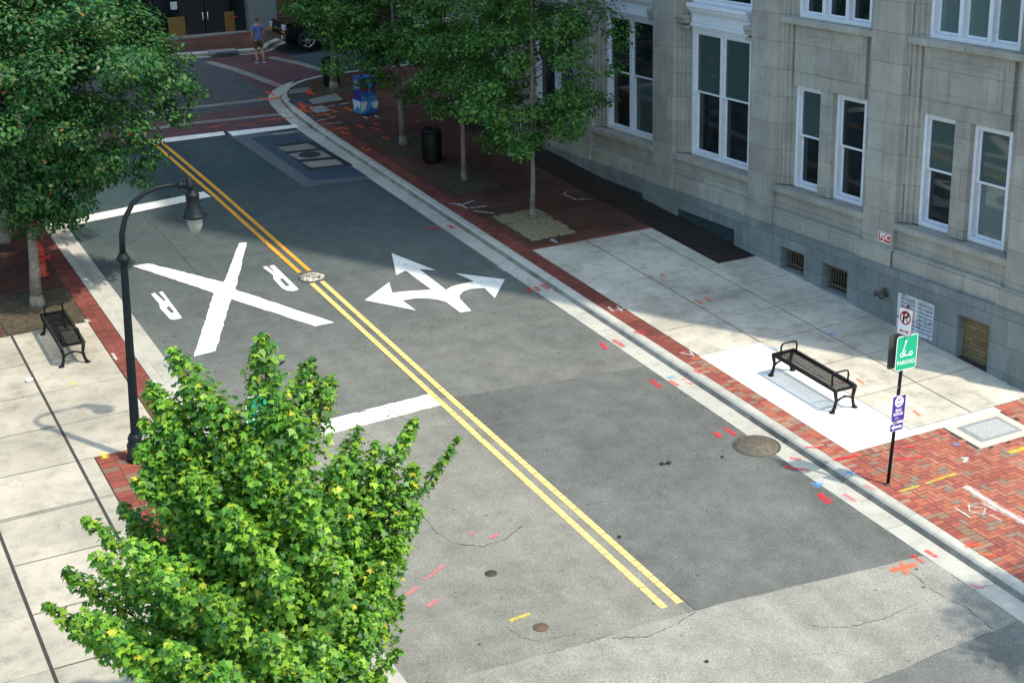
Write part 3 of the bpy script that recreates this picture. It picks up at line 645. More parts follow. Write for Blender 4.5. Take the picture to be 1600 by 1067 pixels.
# basement fittings
for a, c, k, zt in base_open:
    zb0, zb1 = gz(XG, a), gz(XG, c); zb = min(zb0, zb1)+.1+(.1 if k in ('bars', 'louvre') else 0)
    if k == 'bars':
        g = MB(); g.box(XG+.3, XG+.32, a, c, zb, zt); g.build('basement_glass', m_glass, bl, BO)
        g = MB()
        for j in range(9): y = a+.08+(c-a-.16)*j/8; g.tube([(XG+.2, y, zb+.02), (XG+.2, y, zt-.03)], .012, 6)
        for z in (zb+.09, zt-.12): g.box(XG+.185, XG+.215, a, c, z, z+.03)
        g.build('window_bars', m_rust, bl, BO)
    elif k == 'brick':
        g = MB(); g.box(XG+.2, XG+.3, a+.001, c-.001, zb0, zt-.001); t = stone('infill_brick', (.2, .15, .085), .24, .085, .016, .18, .2, False); g.build('brick_infill', t, bl, BO)
    elif k == 'louvre':
        t = NT('peeling_paint'); mp = t.new('Mapping'); mp.inputs['Scale'].default_value = (1, 1, 2.6); t.L(t.obj(), mp.inputs[0]); t.base(t.ramp(t.noise(5, 6, .7, mp.outputs[0]), [(.56, (.66, .68, .72)), (.62, (.1, .12, .15))]), .7); g = MB()
        n = 8
        for j in range(n):
            z = zb+.05+(zt-zb-.1)*(j+.5)/n; g.bar((XG+.07, a+.04, z), (XG+.07, c-.04, z), .014, .075, (-.75, 0, .66))
        fbox(g, XG+.02, XG+.12, a+.002, c-.002, zb, zt-.002, .04); g.box(XG+.025, XG+.115, (a+c)/2-.02, (a+c)/2+.02, zb+.04, zt-.04)
        g.box(XG+.14, XG+.16, a, c, zb, zt); g.build('louvre', t.m, bl, BO)
    else:
        g = MB(); mg = m_grate = bpy.data.materials.get('grate_paint') or plain('grate_paint', (.045, .075, .095), .6)
        n = int((c-a)/.085)
        for j in range(n+1): y = a+.012+(c-a-.024)*j/n; g.box(XG+.04, XG+.06, y-.009, y+.009, zb, zt-.003)
        m = int((zt-zb)/.085)+1
        for j in range(m+1): z = zb+.012+(zt-zb-.027)*j/m; g.box(XG+.035, XG+.0648, a, c, z-.009, z+.009)
        g.build('vent_grille', mg, bl, BO); g = MB(); g.box(XG+.2, XG+.22, a, c, zb, zt); g.build('vent_backing', m_glass, bl, BO)

# ------------------------------------------------------------------ storefront across the junction
YS = 60.3
DX = at_y(321.5, 26, YS).x; HZ0, HZ1 = at_y(321, 32, YS).z, at_y(321, 20.5, YS).z
sf = thing('brick_storefront', 'dark glazed storefront between brick pillars across the junction', 'building', (16, YS, gz(16, YS)))
FO = sf.location; zf = gz(17, YS)+.12
m_sbrick = stone('storefront_brick', (.28, .085, .05), .22, .075, .012, .2, .2, False); 
def xz_brick(name, c):
    t = NT(name); sp = t.new('SeparateXYZ'); t.L(t.obj(), sp.inputs[0]); cb = t.new('CombineXYZ'); t.L(sp.outputs[0], cb.inputs[0]); t.L(sp.outputs[2], cb.inputs[1]); br = t.new('TexBrick'); t.L(cb.outputs[0], br.inputs[0])
    br.inputs['Scale'].default_value = 1; br.inputs['Mortar Size'].default_value = .008; br.inputs['Brick Width'].default_value = .24; br.inputs['Row Height'].default_value = .085
    br.inputs['Color1'].default_value = (*c, 1); br.inputs['Color2'].default_value = (*[x*.7 for x in c], 1); br.inputs['Mortar'].default_value = (.2, .17, .14, 1); t.base(br.outputs[0], .9, 0, .2); return t.m
m_sb = xz_brick('pillar_brick', (.36, .12, .065)); m_sfblk = plain('storefront_black', (.01, .012, .013), .4, 0, .5); m_ochre = plain('ochre_panel', (.15, .085, .018), .6)
for x0, x1 in ((18.42, 19.55), (8.5, 9.6)):
    p = MB(); p.box(x0, x1, YS-.25, YS+.6, zf+1.25, zf+6); po = p.build('pillar', m_sb, sf, FO)
    p = MB(); p.box(x0-.03, x1+.03, YS-.28, YS+.6, 3.6, zf+1.25); p.build('pillar_base', plain('grey_plinth', (.14, .16, .17), .8), po, FO)
p = MB(); p.box(-30, 45, YS+.25, YS+12, zf+6, zf+22); p.box(19.58, 45, YS+.3, YS+12, 3.4, zf+6); p.box(-30, 8.47, YS+.3, YS+12, 3.4, zf+6); p.build('upper_wall', xz_brick('upper_brick', (.1, .045, .03)), sf, FO)
p = MB(); p.box(9.63, 18.39, YS+.22, YS+.4, zf-.3, zf+6); p.build('glass_front', m_glass, sf, FO)
p = MB()
for x in (9.68, 11.4, 13.1, 14.55, DX-.98, DX+.98, 18.3): p.box(x-.05, x+.05, YS+.12, YS+.22, zf-.1, zf+6)
p.box(9.63, 18.39, YS+.14, YS+.2, zf+2.7, zf+2.82); p.build('storefront_frame', m_sfblk, sf, FO)
p = MB(); p.box(9.63, 18.39, YS-.25, YS+.12, zf-.3, zf+.05); p.build('threshold', m_band, sf, FO)
for x0, x1, s_ in ((DX-.92, DX-.02, 1), (DX+.02, DX+.92, -1)):
    p = MB(); fbox(p, x0, x1, 0, 1, 0, 1, .0) if False else None
    p = MB(); p.box(x0, x1, YS+.13, YS+.19, zf+.05, zf+.3); p.box(x0, x0+.1, YS+.13, YS+.19, zf+.3, zf+2.66); p.box(x1-.1, x1, YS+.13, YS+.19, zf+.3, zf+2.66); p.box(x0+.1, x1-.1, YS+.13, YS+.19, zf+2.52, zf+2.66); p.box(x0+.1, x1-.1, YS+.15, YS+.17, zf+.3, zf+2.52)
    d = p.build('door', m_sfblk, sf, FO); hx = x1-.08 if s_ > 0 else x0+.08
    p = MB(); p.tube([(hx, YS+.13, HZ0), (hx, YS+.06, HZ0), (hx, YS+.06, HZ1), (hx, YS+.13, HZ1)], .016, 8); p.build('door_handle', m_whitesign, d, FO)
def sfpanel(name, px0, py0, px1, py1, mat, dy=.1):
    a = at_y(px0, py1, YS+dy); c = at_y(px1, py0, YS+dy); p = MB(); p.box(a.x, c.x, YS+dy, YS+dy+.02, a.z, c.z); return p.build(name, mat, sf, FO)
sfpanel('ochre_panel', 265, 26, 288, 60, m_ochre, .105); sfpanel('ochre_panel', 353, 18, 365.5, 53, m_ochre, .105); sfpanel('notice', 267, 3, 276, 16, plain('notice_paper', (.4, .45, .45), .7), .09); sfpanel('small_sign', 365, 26, 371, 28, m_redsign, .09)

# ------------------------------------------------------------------ trees
def leaf_cloud(P, N, size, shape, rng, curl=.25):
    """P points, N normals -> leaf mesh arrays. shape: (k,2) outline around the stalk"""
    n = len(P); k = len(shape)
    N = N/np.linalg.norm(N, axis=1, keepdims=True); A = rng.normal(size=(n, 3)); T = A-(A*N).sum(1, keepdims=True)*N; T /= np.linalg.norm(T, axis=1, keepdims=True); B = np.cross(N, T)
    s = size*rng.uniform(.5, 1.35, n)[:, None, None]
    sh = np.array(shape); r2 = (sh**2).sum(1)
    V = P[:, None, :]+s*(sh[None, :, 0:1]*T[:, None, :]+sh[None, :, 1:2]*B[:, None, :]-curl*r2[None, :, None]*N[:, None, :]*rng.uniform(.2, 1.6, n)[:, None, None])
    return V.reshape(-1, 3), n, k
def leaf_mesh(name, V, n, k, mat, parent, off):
    me = bpy.data.meshes.new(name); me.vertices.add(n*k); me.vertices.foreach_set('co', (V-np.array(off)).astype(np.float32).ravel())
    me.loops.add(n*k); me.loops.foreach_set('vertex_index', np.arange(n*k, dtype=np.int32)); me.polygons.add(n)
    me.polygons.foreach_set('loop_start', np.arange(0, n*k, k, dtype=np.int32)); me.materials.append(mat); me.update(calc_edges=True); me.validate()
    o = bpy.data.objects.new(name, me); col.objects.link(o); o.parent = parent; return o
STAR = [(math.cos(a)*r, math.sin(a)*r) for a, r in [(math.radians(x), y) for x, y in ((-90, .25), (-45, .62), (-18, .45), (10, .92), (45, .56), (90, 1.12), (135, .56), (170, .92), (198, .45), (225, .62))]]
OVAL = [(0, -.55), (.36, -.12), (.3, .28), (0, .75), (-.3, .28), (-.36, -.12)]
def limb(b, pts, r0, r1, n=8):
    m = len(pts); b.tube(pts, [r0+(r1-r0)*i/(m-1) for i in range(m)], n)
def curve(p0, p1, bend, n=5, rng=RNG):
    p0, p1 = np.array(p0), np.array(p1); o = rng.normal(size=3)*bend*np.linalg.norm(p1-p0)
    return [tuple(p0+(p1-p0)*t+o*math.sin(math.pi*t)) for t in np.linspace(0, 1, n)]
def tree(name, label, x, y, trunk_h, trunk_r, cz, rx, rz, ncl, per, size, mat, group, seed, lean=(0, 0), cl=(.34, .62), flat=.62, extra=(), shape=OVAL, h0=.13, vase=.12):
    rng = np.random.default_rng(seed); base = W(x, y, h0); root = thing(name, label, 'tree', base, group)
    b = MB(); top = (x+lean[0], y+lean[1], base.z+cz+rz*.55)
    tp = [(x, y, base.z-.02), (x+.0, y, base.z+.25), (x+lean[0]*.4, y+lean[1]*.4, base.z+trunk_h)]
    limb(b, [tp[0], tp[1]], trunk_r*1.45, trunk_r, 12); limb(b, [tp[1], ((tp[1][0]+tp[2][0])/2+.02, (tp[1][1]+tp[2][1])/2, (tp[1][2]+tp[2][2])/2), tp[2], ((tp[2][0]+top[0])/2, (tp[2][1]+top[1])/2, (tp[2][2]+top[2])/2), top], trunk_r, trunk_r*.22, 12)
    # cluster centres through the outer part of the crown
    C = []
    while len(C) < ncl:
        d = rng.normal(size=3); d /= np.linalg.norm(d); r = rng.uniform(.45, 1.0)**.6*(1+.14*math.sin(3.1*d[0]+2.3*d[1]*2+seed))
        w = 1-.32*max(0, d[2])**1.5-vase*max(0, -d[2])**.8
        c = np.array([x+lean[0]+d[0]*rx*r*w, y+lean[1]+d[1]*rx*r*w, base.z+cz+d[2]*rz*r])
        if c[2] < base.z+trunk_h*.9: continue
        C.append((c, rng.uniform(*cl)))
    for e in extra: C.append((np.array(e[:3]), e[3]))
    lb = b; lb.cur = 1
    idx = rng.permutation(len(C))[:26]
    for i in idx:
        c = C[i][0]; h = np.clip((c[2]-base.z-trunk_h)/(cz+rz*.5-trunk_h), .02, .9)*.75; s0 = np.array(tp[2])*(1-h)+np.array(top)*h
        limb(lb, curve(s0, c, .08, 5, rng), trunk_r*.24*(1-h*.5), .006, 6)
    lb.build('trunk', [m_bark, m_limb], root, base)
    P, N = [], []
    ctr = np.array([x+lean[0], y+lean[1], base.z+cz-rz*.3])
    for c, r in C:
        n = int(per*(r/.5)**2); d = rng.normal(size=(n, 3)); d /= np.linalg.norm(d, axis=1, keepdims=True); rr = rng.uniform(.1, 1., n)[:, None]**.5
        q_ = c+d*rr*r*np.array([1, 1, flat]); o = (c-ctr); o /= np.linalg.norm(o)+1e-6
        P.append(q_); N.append(d*.55+o*.5+np.array([0, 0, .75])+rng.normal(size=(n, 3))*.42)
    P = np.concatenate(P); N = np.concatenate(N); V, n, k = leaf_cloud(P, N, size, shape, rng)
    leaf_mesh('crown', V, n, k, mat, root, base); return root

# the bright maple in the near left pit: leaders and side sprays carry the leaves
def front_maple():
    rng = np.random.default_rng(21); x, y = 4.6, 15.5; base = W(x, y, .13)
    root = thing('maple_tree', 'bright green young maple with pointed leaders, nearest tree on the left pavement', 'tree', base, 'street trees')
    b = MB(); top = (x, y, base.z+4.4); limb(b, [(x, y, base.z-.02), (x, y, base.z+.2), (x+.03, y, base.z+1.3), (x, y+.02, base.z+2.6), (x+.03, y, base.z+3.6), top], .13, .03, 12)
    # spray: tip point, girth, length of leafy part; tips placed by where they stand round the trunk
    tips = []
    def tip(px, py, dy, r, ln): p = at_y(px, py, y+dy); tips.append((np.array(p), r, ln))
    for a in [(268, 548, .3, .42, 1.1), (410, 525, .0, .40, 1.5), (484, 566, .2, .42, 1.3), (516, 588, .0, .36, 1.0), (340, 650, .5, .4, .9), (560, 670, .5, .4, 1.0), (300, 600, .0, .4, 1.0), (450, 640, -.4, .5, 1.2), (250, 640, .2, .42, 1.0), (230, 610, .3, .38, 1.0),
              (650, 655, .0, .3, .8), (716, 682, .2, .18, .6), (590, 690, .4, .3, .8), (650, 730, -.1, .5, 1.0), (655, 790, -.3, .45, 1.0), (600, 740, .3, .45, 1.0), (625, 840, -.5, .4, .9), (540, 720, -.6, .5, 1.1), (390, 700, -.7, .5, 1.2), (300, 740, -.4, .5, 1.2), (480, 760, -1.0, .5, 1.2), (360, 800, -1.1, .5, 1.2), (220, 700, .3, .45, 1.0),
              (130, 808, .2, .3, 1.0), (190, 790, .5, .4, .9), (70, 945, -.2, .3, 1.1), (100, 890, .1, .36, 1.0), (150, 870, -.4, .45, 1.1), (200, 850, -.9, .5, 1.2), (110, 985, -.5, .34, .9), (130, 960, -.9, .45, 1.0), (250, 900, -1.3, .5, 1.2), (180, 1000, -1.0, .5, 1.1), (260, 1010, -1.5, .5, 1.0), (330, 940, -1.6, .5, 1.1), (420, 880, -1.5, .5, 1.2), (530, 880, -1.2, .5, 1.2), (600, 900, -.7, .4, 1.0),
              (615, 905, -.2, .3, .9), (580, 960, -1.0, .4, 1.0), (625, 1015, -.6, .25, .9), (500, 990, -1.6, .5, 1.0), (420, 1000, -1.9, .5, 1.0), (560, 1030, -1.3, .5, .9), (340, 1050, -1.9, .5, .9), (480, 1060, -1.9, .5, .9), (220, 1065, -1.4, .4, .8), (600, 1060, -.9, .3, .8), (222, 655, .3, .36, .9), (214, 700, .25, .36, .9), (212, 750, .1, .36, .8), (235, 600, .35, .36, .9), (255, 660, .4, .4, .9), (228, 690, .3, .45, .9), (225, 735, .2, .42, .9), (250, 770, .1, .45, .9), (275, 700, .4, .45, 1.0), (300, 680, .3, .42, 1.0), (330, 620, .5, .35, .8), (610, 720, .2, .4, .9), (640, 760, .0, .42, .9), (560, 800, -.3, .45, 1.0), (400, 1090, -2.0, .5, .8), (530, 1100, -1.7, .5, .8), (300, 1110, -1.8, .5, .8)]:
        tip(*a)
    for _ in range(44):       # the far side and the inside of the crown
        a = rng.uniform(0, 2*math.pi); r = rng.uniform(.4, 2.0); tips.append((np.array([x+r*math.cos(a), y+abs(r*math.sin(a))*.9-.1, base.z+rng.uniform(2.0, 3.9)-.5*max(0, r-1.3)]), .5, 1.1))
    lb = b; lb.cur = 1; P, N = [], []
    for p, r, ln in tips:
        d = p-np.array([x, y, base.z]); hr = math.hypot(d[0], d[1]); s0 = np.array([x, y, base.z+max(.9, min(3.9, d[2]-.55*hr-1.0))])
        pts = [s0, s0*.45+p*.55+np.array([0, 0, -.25*min(1, hr)]), p]     # shoot that curves upward
        C = [pts[0]*(1-t)**2+pts[1]*2*t*(1-t)+pts[2]*t*t for t in np.linspace(0, 1, 8)]
        limb(lb, C, .032, .005, 6)
        L = np.linalg.norm(pts[2]-pts[1]); full = min(1., ln/max(L, .2))
        n = int(620*r/.45*ln)
        t = 1-full*rng.uniform(0, 1, n)**1.0*.75; t = np.clip(t, .15, 1)
        c = ((1-t)**2)[:, None]*pts[0]+(2*t*(1-t))[:, None]*pts[1]+(t*t)[:, None]*pts[2]
        g = r*(.16+.84*np.clip((1-t)*2.1, 0, 1)**.75); dd = rng.normal(size=(n, 3)); dd /= np.linalg.norm(dd, axis=1, keepdims=True)
        q_ = c+dd*(g*rng.uniform(.15, 1, n)**.6)[:, None]; P.append(q_)
        out = p-np.array([x, y, base.z+1.6]); out = out/np.linalg.norm(out)
        N.append(dd*.6+np.array([0, 0, .8])+out*.35+rng.normal(size=(n, 3))*.4)
    lb.build('trunk', [m_bark, m_limb], root, base)
    P = np.concatenate(P); N = np.concatenate(N); V, n, k = leaf_cloud(P, N, .057, STAR, rng, .45); leaf_mesh('crown', V, n, k, m_leaf, root, base)
front_maple()
TG = 'street trees'
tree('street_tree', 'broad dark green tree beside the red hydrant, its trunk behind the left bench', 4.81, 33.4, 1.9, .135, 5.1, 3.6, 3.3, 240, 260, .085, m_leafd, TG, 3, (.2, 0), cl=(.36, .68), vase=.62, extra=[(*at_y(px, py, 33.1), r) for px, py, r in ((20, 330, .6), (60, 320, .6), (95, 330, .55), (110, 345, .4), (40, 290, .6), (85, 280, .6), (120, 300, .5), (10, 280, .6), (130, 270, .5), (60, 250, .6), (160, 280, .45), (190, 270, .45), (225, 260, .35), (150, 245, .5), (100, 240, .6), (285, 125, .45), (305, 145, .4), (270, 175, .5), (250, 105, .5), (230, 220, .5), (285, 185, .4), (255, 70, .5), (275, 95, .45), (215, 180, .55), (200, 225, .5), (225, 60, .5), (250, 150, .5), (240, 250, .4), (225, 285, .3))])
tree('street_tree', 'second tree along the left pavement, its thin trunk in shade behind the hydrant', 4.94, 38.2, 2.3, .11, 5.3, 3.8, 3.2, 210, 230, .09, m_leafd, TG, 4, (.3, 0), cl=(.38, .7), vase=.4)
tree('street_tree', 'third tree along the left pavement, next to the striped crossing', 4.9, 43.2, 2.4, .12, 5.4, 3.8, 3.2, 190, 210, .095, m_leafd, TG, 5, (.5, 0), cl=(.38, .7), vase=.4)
tree('street_tree', 'slim tree in straw mulch at the edge of the concrete slabs, beside the building', 17.35, 33.4, 1.9, .075, 4.3, 2.15, 3.1, 125, 220, .08, m_leafr, TG, 6, (.1, 0), cl=(.32, .6))
tree('street_tree', 'slim tree in a bare soil pit between the litter bin and the mulched tree', 17.24, 37.3, 2.3, .075, 4.6, 2.0, 3.2, 115, 210, .085, m_leafr, TG, 8, cl=(.32, .6), extra=[(*at_y(px, py, 37.0), r) for px, py, r in ((680, 165, .45), (655, 125, .5), (740, 150, .5), (700, 130, .6), (650, 80, .55), (700, 90, .6))])
tree('street_tree', 'darker trunked tree between the litter bin and the blue mural cabinet', 17.2, 41.5, 2.4, .11, 4.9, 2.5, 3.2, 130, 210, .09, m_leafr, TG, 9, (-.2, 0), cl=(.34, .64), extra=[(*at_y(px, py, 41.3), r) for px, py, r in ((520, 105, .5), (560, 95, .55), (600, 125, .5), (640, 150, .5), (590, 90, .6), (540, 60, .6), (500, 50, .5), (620, 70, .6), (565, 130, .35), (520, 20, .6), (480, 30, .5), (460, 15, .4))])
tree('street_tree', 'tree at the corner beside the second bin, its leaves over the parked car', 17.9, 49.2, 2.2, .13, 5.2, 2.3, 2.9, 130, 210, .1, m_leafr, TG, 10, (.35, 0), cl=(.4, .75))
tree('street_tree', 'tree below the right edge that shades the near right corner of the road', 17.5, 10.2, 2.2, .1, 4.4, 2.1, 2.2, 90, 150, .1, m_leafr, TG, 12)

# ------------------------------------------------------------------ benches
def make_bench():
    r = thing('park_bench', '', 'bench', (0, 0, 0), 'backless benches'); L = .96; hw = .235; H = .455
    b = MB()
    for k in range(35):
        y = -L+.06+(2*L-.12)*k/34; b.bar((-hw, y, H-.014), (0, y, H-.024), .033, .006); b.bar((0, y, H-.024), (hw, y, H-.014), .033, .006)
    for s in (-1, 1): b.bar((s*hw*.98, -L, H-.03), (s*hw*.98, L, H-.03), .012, .04)
    b.build('seat', m_black, r)
    for s in (-1, 1):
        b = MB(); b.tube([(s*hw, -L, H), (s*hw, L, H)], .034, 10)
        for k in range(35): y = -L+.06+(2*L-.12)*k/34; b.tube([(s*hw, y-.008, H), (s*hw, y+.008, H)], .042, 8)
        b.build('rail', m_black, r)
    for e in (-1, 1):
        y = e*L
        b = MB(); b.bar((-hw, y, H-.01), (hw, y, H-.01), .05, .045); b.tube([(0, y-e*.03, H-.05), (0, y-e*.03, H-.05+.001)], .01, 6); b.build('end_rail', m_black, r, bevel=.008)
        for s in (-1, 1):
            b = MB(); P = [(s*hw*.98, y, H+.0), (s*hw*.9, y, H-.12), (s*hw*.82, y, .24), (s*hw*.92, y, .1), (s*(hw+.02), y, .012)]; b.tube(P, [.042, .036, .03, .031, .036], 8)
            b.lathe((s*(hw+.03), y, 0), [(.06, 0), (.06, .012), (.03, .03)], 12); b.build('leg', m_black, r)
        b = MB(); P = [(hw*.9*math.cos(a), y, .13+.15*math.sin(a)) for a in np.linspace(.15, math.pi-.15, 11)]; b.tube(P, .021, 8); b.lathe((0, y, .262), [(.012, 0), (.04, .02), (.012, .05)], 10); b.build('stretcher', m_black, r)
        b = MB(); ya = y-e*.17; P = [(-hw*.75, ya, H), (-hw*.78, ya, H+.2), (-hw*.7, ya, H+.25), (-hw*.5, ya, H+.27), (hw*.55, ya, H+.27), (hw*.75, ya, H+.245), (hw*.83, ya, H+.19), (hw*.8, ya, H)]; b.tube(P, .018, 8); b.build('armrest', m_black, r)
    return r
bench = make_bench(); bench2 = copy_tree(bench)
tilt = math.atan(SY)
for o, (x, y), lab in ((bench, (17.16, 21.53), 'black metal bench standing on the white concrete pad'), (bench2, (4.845, 30.66), 'black metal bench in front of the tree on the left pavement')):
    o.location = W(x, y, .133); o.rotation_euler = (tilt, -math.atan(SX), 0); o['label'] = lab

# ------------------------------------------------------------------ street lamp
LX, LY = 4.93, 24.95; lb0 = W(LX, LY, .13)
lamp = thing('street_lamp', 'dark fluted street lamp with curved arm and glass globe over the left lane', 'street lamp', lb0)
ps = lambda px, py: at_y(px, py, LY)
c0 = ps(193.5, 412)
b = MB(); axis = [lb0+(c0-lb0)*t for t in np.linspace(.06, 1, 6)]
def fluted(b, axis, r0, r1, n=28):
    rings = []
    for i, p in enumerate(axis):
        r = r0+(r1-r0)*i/(len(axis)-1); rings.append([(p.x+r*(1 if k % 2 else .86)*math.cos(2*math.pi*k/n), p.y+r*(1 if k % 2 else .86)*math.sin(2*math.pi*k/n), p.z) for k in range(n)])
    vs = [v for q_ in rings for v in q_]; b.add(vs, [(i*n+k, i*n+(k+1)%n, (i+1)*n+(k+1)%n, (i+1)*n+k) for i in range(len(axis)-1) for k in range(n)]+[tuple((len(axis)-1)*n+k for k in range(n))])
fluted(b, axis, .086, .062); b.build('post', m_lamp, lamp, lb0)
b = MB(); b.lathe(lb0, [(.18, -.02), (.18, .08), (.15, .12), (.155, .3), (.115, .38), (.13, .42), (.09, .5)], 24); b.build('post_base', m_lamp, lamp, lb0)
b = MB(); b.lathe(c0, [(.07, -.03), (.085, -.02), (.08, .01), (.09, .03), (.118, .07), (.118, .1), (.09, .14), (.075, .16), (.08, .175), (.06, .19)], 20); b.build('collar', m_lamp, lamp, lb0)
b = MB(); arm = [ps(*p) for p in ((191.5, 396), (190.5, 365), (195.6, 340.6), (207, 318), (225.6, 302), (244.4, 293.7), (262, 290), (280, 288.8))]; b.tube(arm, [.055, .051, .047, .044, .041, .038, .035, .033], 12)
b.build('arm', m_lamp, lamp, lb0)
b = MB(); b.tube([ps(277, 289.5), ps(290, 288.6)], .055, 12); b.tube([ps(278, 289.5), ps(281, 289.3)], .072, 12); b.tube([ps(286, 289), ps(289, 288.8)], .072, 12)
hc = ps(296, 289); b.lathe(hc, [(.02, -.12), (.05, -.09), (.085, -.03), (.085, .02), (.05, .07), (.045, .13), (.03, .145)], 16); b.build('arm_joint', m_lamp, lamp, lb0)
zt = ps(296, 300).z; hx, hy = hc.x+.03, hc.y
b = MB(); zb = ps(300, 340).z; Hh = zt-zb
b.lathe((hx, hy, zb), [(.15, -.02), (.2, .0), (.2, .03), (.175, .05), (.165, .09), (.145, Hh*.3), (.115, Hh*.45), (.115, Hh*.82), (.125, Hh*.86), (.115, Hh*.9), (.05, Hh*1.02), (.03, Hh*1.1)], 24); b.tube([(hx+.2, hy, zb+.02), (hx+.27, hy, zb+.05)], .02, 8); b.build('lantern_hood', m_lamp, lamp, lb0)
t = NT('lamp_globe'); t.base((.36, .39, .34), .15, 0, .5); t.b.inputs['Transmission Weight'].default_value = .35
b = MB(); b.lathe((hx, hy, zb-.02), [(.012, -.27), (.055, -.25), (.1, -.19), (.13, -.1), (.14, -.03), (.14, 0)], 20); b.build('globe', t.m, lamp, lb0)

# ------------------------------------------------------------------ signs
def text_part(s, size, mat, parent, frame, name='lettering', bold=.0, sx=1.):
    cu = bpy.data.curves.new(name, 'FONT'); cu.body = s; cu.size = size; cu.align_x = 'CENTER'; cu.align_y = 'CENTER'; cu.offset = bold; cu.extrude = .001; cu.space_line = .9
    o = bpy.data.objects.new(name, cu); col.objects.link(o); bpy.context.view_layer.update()
    me = bpy.data.meshes.new_from_object(o.evaluated_get(bpy.context.evaluated_depsgraph_get())); col.objects.unlink(o); bpy.data.objects.remove(o)
    me.transform(Matrix.Diagonal((sx, 1, 1, 1))); me.transform(frame); me.materials.clear(); me.materials.append(mat)
    q_ = bpy.data.objects.new(name, me); col.objects.link(q_); q_.parent = parent; return q_
def rrect(w, h, r, n=5):
    P = []
    for cx, cy, a0 in ((w/2-r, h/2-r, 0), (-w/2+r, h/2-r, 90), (-w/2+r, -h/2+r, 180), (w/2-r, -h/2+r, 270)):
        P += [(cx+r*math.cos(math.radians(a0+90*k/n)), cy+r*math.sin(math.radians(a0+90*k/n))) for k in range(n+1)]
    return P
def flat(b, P, F, z, th=.0015):       # outline P in panel coordinates, F = panel frame (x right, y up, z out)
    n = len(P); a = sum(P[i][0]*P[(i+1)%n][1]-P[(i+1)%n][0]*P[i][1] for i in range(n))
    if a < 0: P = P[::-1]
    vs = [F @ Vector((x, y, z)) for x, y in P]+[F @ Vector((x, y, z+th)) for x, y in P]
    b.add(vs, [tuple(range(n))[::-1], tuple(range(n, 2*n))]+[(i, (i+1)%n, (i+1)%n+n, i+n) for i in range(n)])
def lineshape(p, q_, w): d = Vector((q_[0]-p[0], q_[1]-p[1])).normalized(); e = Vector((-d.y, d.x))*w/2; return [(p[0]+e.x, p[1]+e.y), (q_[0]+e.x, q_[1]+e.y), (q_[0]-e.x, q_[1]-e.y), (p[0]-e.x, p[1]-e.y)]
def ring(b, c, r, w, F, z, n=24, th=.0015):
    for k in range(n):
        a0, a1 = 2*math.pi*k/n, 2*math.pi*(k+1)/n
        flat(b, [(c[0]+(r-w/2)*math.cos(a0), c[1]+(r-w/2)*math.sin(a0)), (c[0]+(r+w/2)*math.cos(a0), c[1]+(r+w/2)*math.sin(a0)), (c[0]+(r+w/2)*math.cos(a1), c[1]+(r+w/2)*math.sin(a1)), (c[0]+(r-w/2)*math.cos(a1), c[1]+(r-w/2)*math.sin(a1))], F, z, th)
def panel_frame(p, xd, yd):
    xd = Vector(xd).normalized(); yd = Vector(yd); yd = (yd-xd*yd.dot(xd)).normalized(); zd = xd.cross(yd); m_ = Matrix((xd, yd, zd)).transposed().to_4x4(); m_.translation = p; return m_
def panel(name, parent, F, w, h, face, border, r=.04, bt=.012):
    b = MB(); flat(b, rrect(w, h, r), F, -.002, .004); o = b.build(name, border, parent); b = MB(); flat(b, rrect(w-2*bt, h-2*bt, r*.7), F, .0022, .001); b.build('sign_face', face, o); return o
def scooter_sign(parent, F, s=1.):
    o = panel('parking_sign', parent, F, .47*s, .60*s, m_greensign, m_whitesign, .05); b = MB(); z = .0035
    ring(b, (-.105, -.03), .032, .016, F, z); ring(b, (.1, -.03), .032, .016, F, z)
    for p, q_, w in (((-.06, -.045), (.06, -.045), .018), ((-.115, .0), (-.045, .0), .014), ((-.1, -.01), (-.03, .19), .016), ((-.06, .19), (.0, .215), .014), ((-.055, -.04), (-.035, .05), .016)): flat(b, lineshape(p, q_, w), F, z)
    b.build('scooter_symbol', m_whitesign, o)
    text_part('PARKING', .105, m_whitesign, o, F @ Matrix.Translation((0, -.17, .0045)), bold=.0, sx=.9); return o
PB = gp(1387, 757, .13); pb = W(PB[0], PB[1], .13)
pole = thing('sign_post', 'leaning black post with green scooter parking and purple bike repair signs on the brick', 'sign post', pb)
lean = Vector((.215, .0, 3.15)); pt = lambda t: lean*t
b = MB(); b.tube([pt(0)-Vector((0,0,.02)), pt(1.0)], .03, 10); b.build('pole', m_black, pole); b = MB(); b.lathe((0, 0, 0), [(.06, -.01), (.06, .01), (.035, .03)], 12); b.build('pole_foot', m_iron, pole)
ax = lean.normalized(); xd = Vector((1, .06, -.03))
def on_pole(z, off=.0, d=-.045): return pt(z/3.15)+Vector((off, d, 0))
F = panel_frame(on_pole(2.36, .03), xd, ax); scooter_sign(pole, F)
b = MB(); Fb = panel_frame(on_pole(2.36, -.01, .1), -xd, ax); flat(b, rrect(.47, .6, .05), Fb, -.002, .004); b.build('back_sign', m_backsign, pole)
F = panel_frame(on_pole(1.39), xd, ax); o = panel('bike_repair_sign', pole, F, .3, .46, m_blue, m_whitesign, .03, .006)
b = MB(); n = 28; flat(b, [(.095*math.cos(2*math.pi*k/n), .12+.095*math.sin(2*math.pi*k/n)) for k in range(n)], F, .0035); b.build('sign_disc', m_whitesign, o)
b = MB(); ring(b, (-.036, .135), .023, .007, F, .0055, 16); ring(b, (.036, .135), .023, .007, F, .0055, 16)
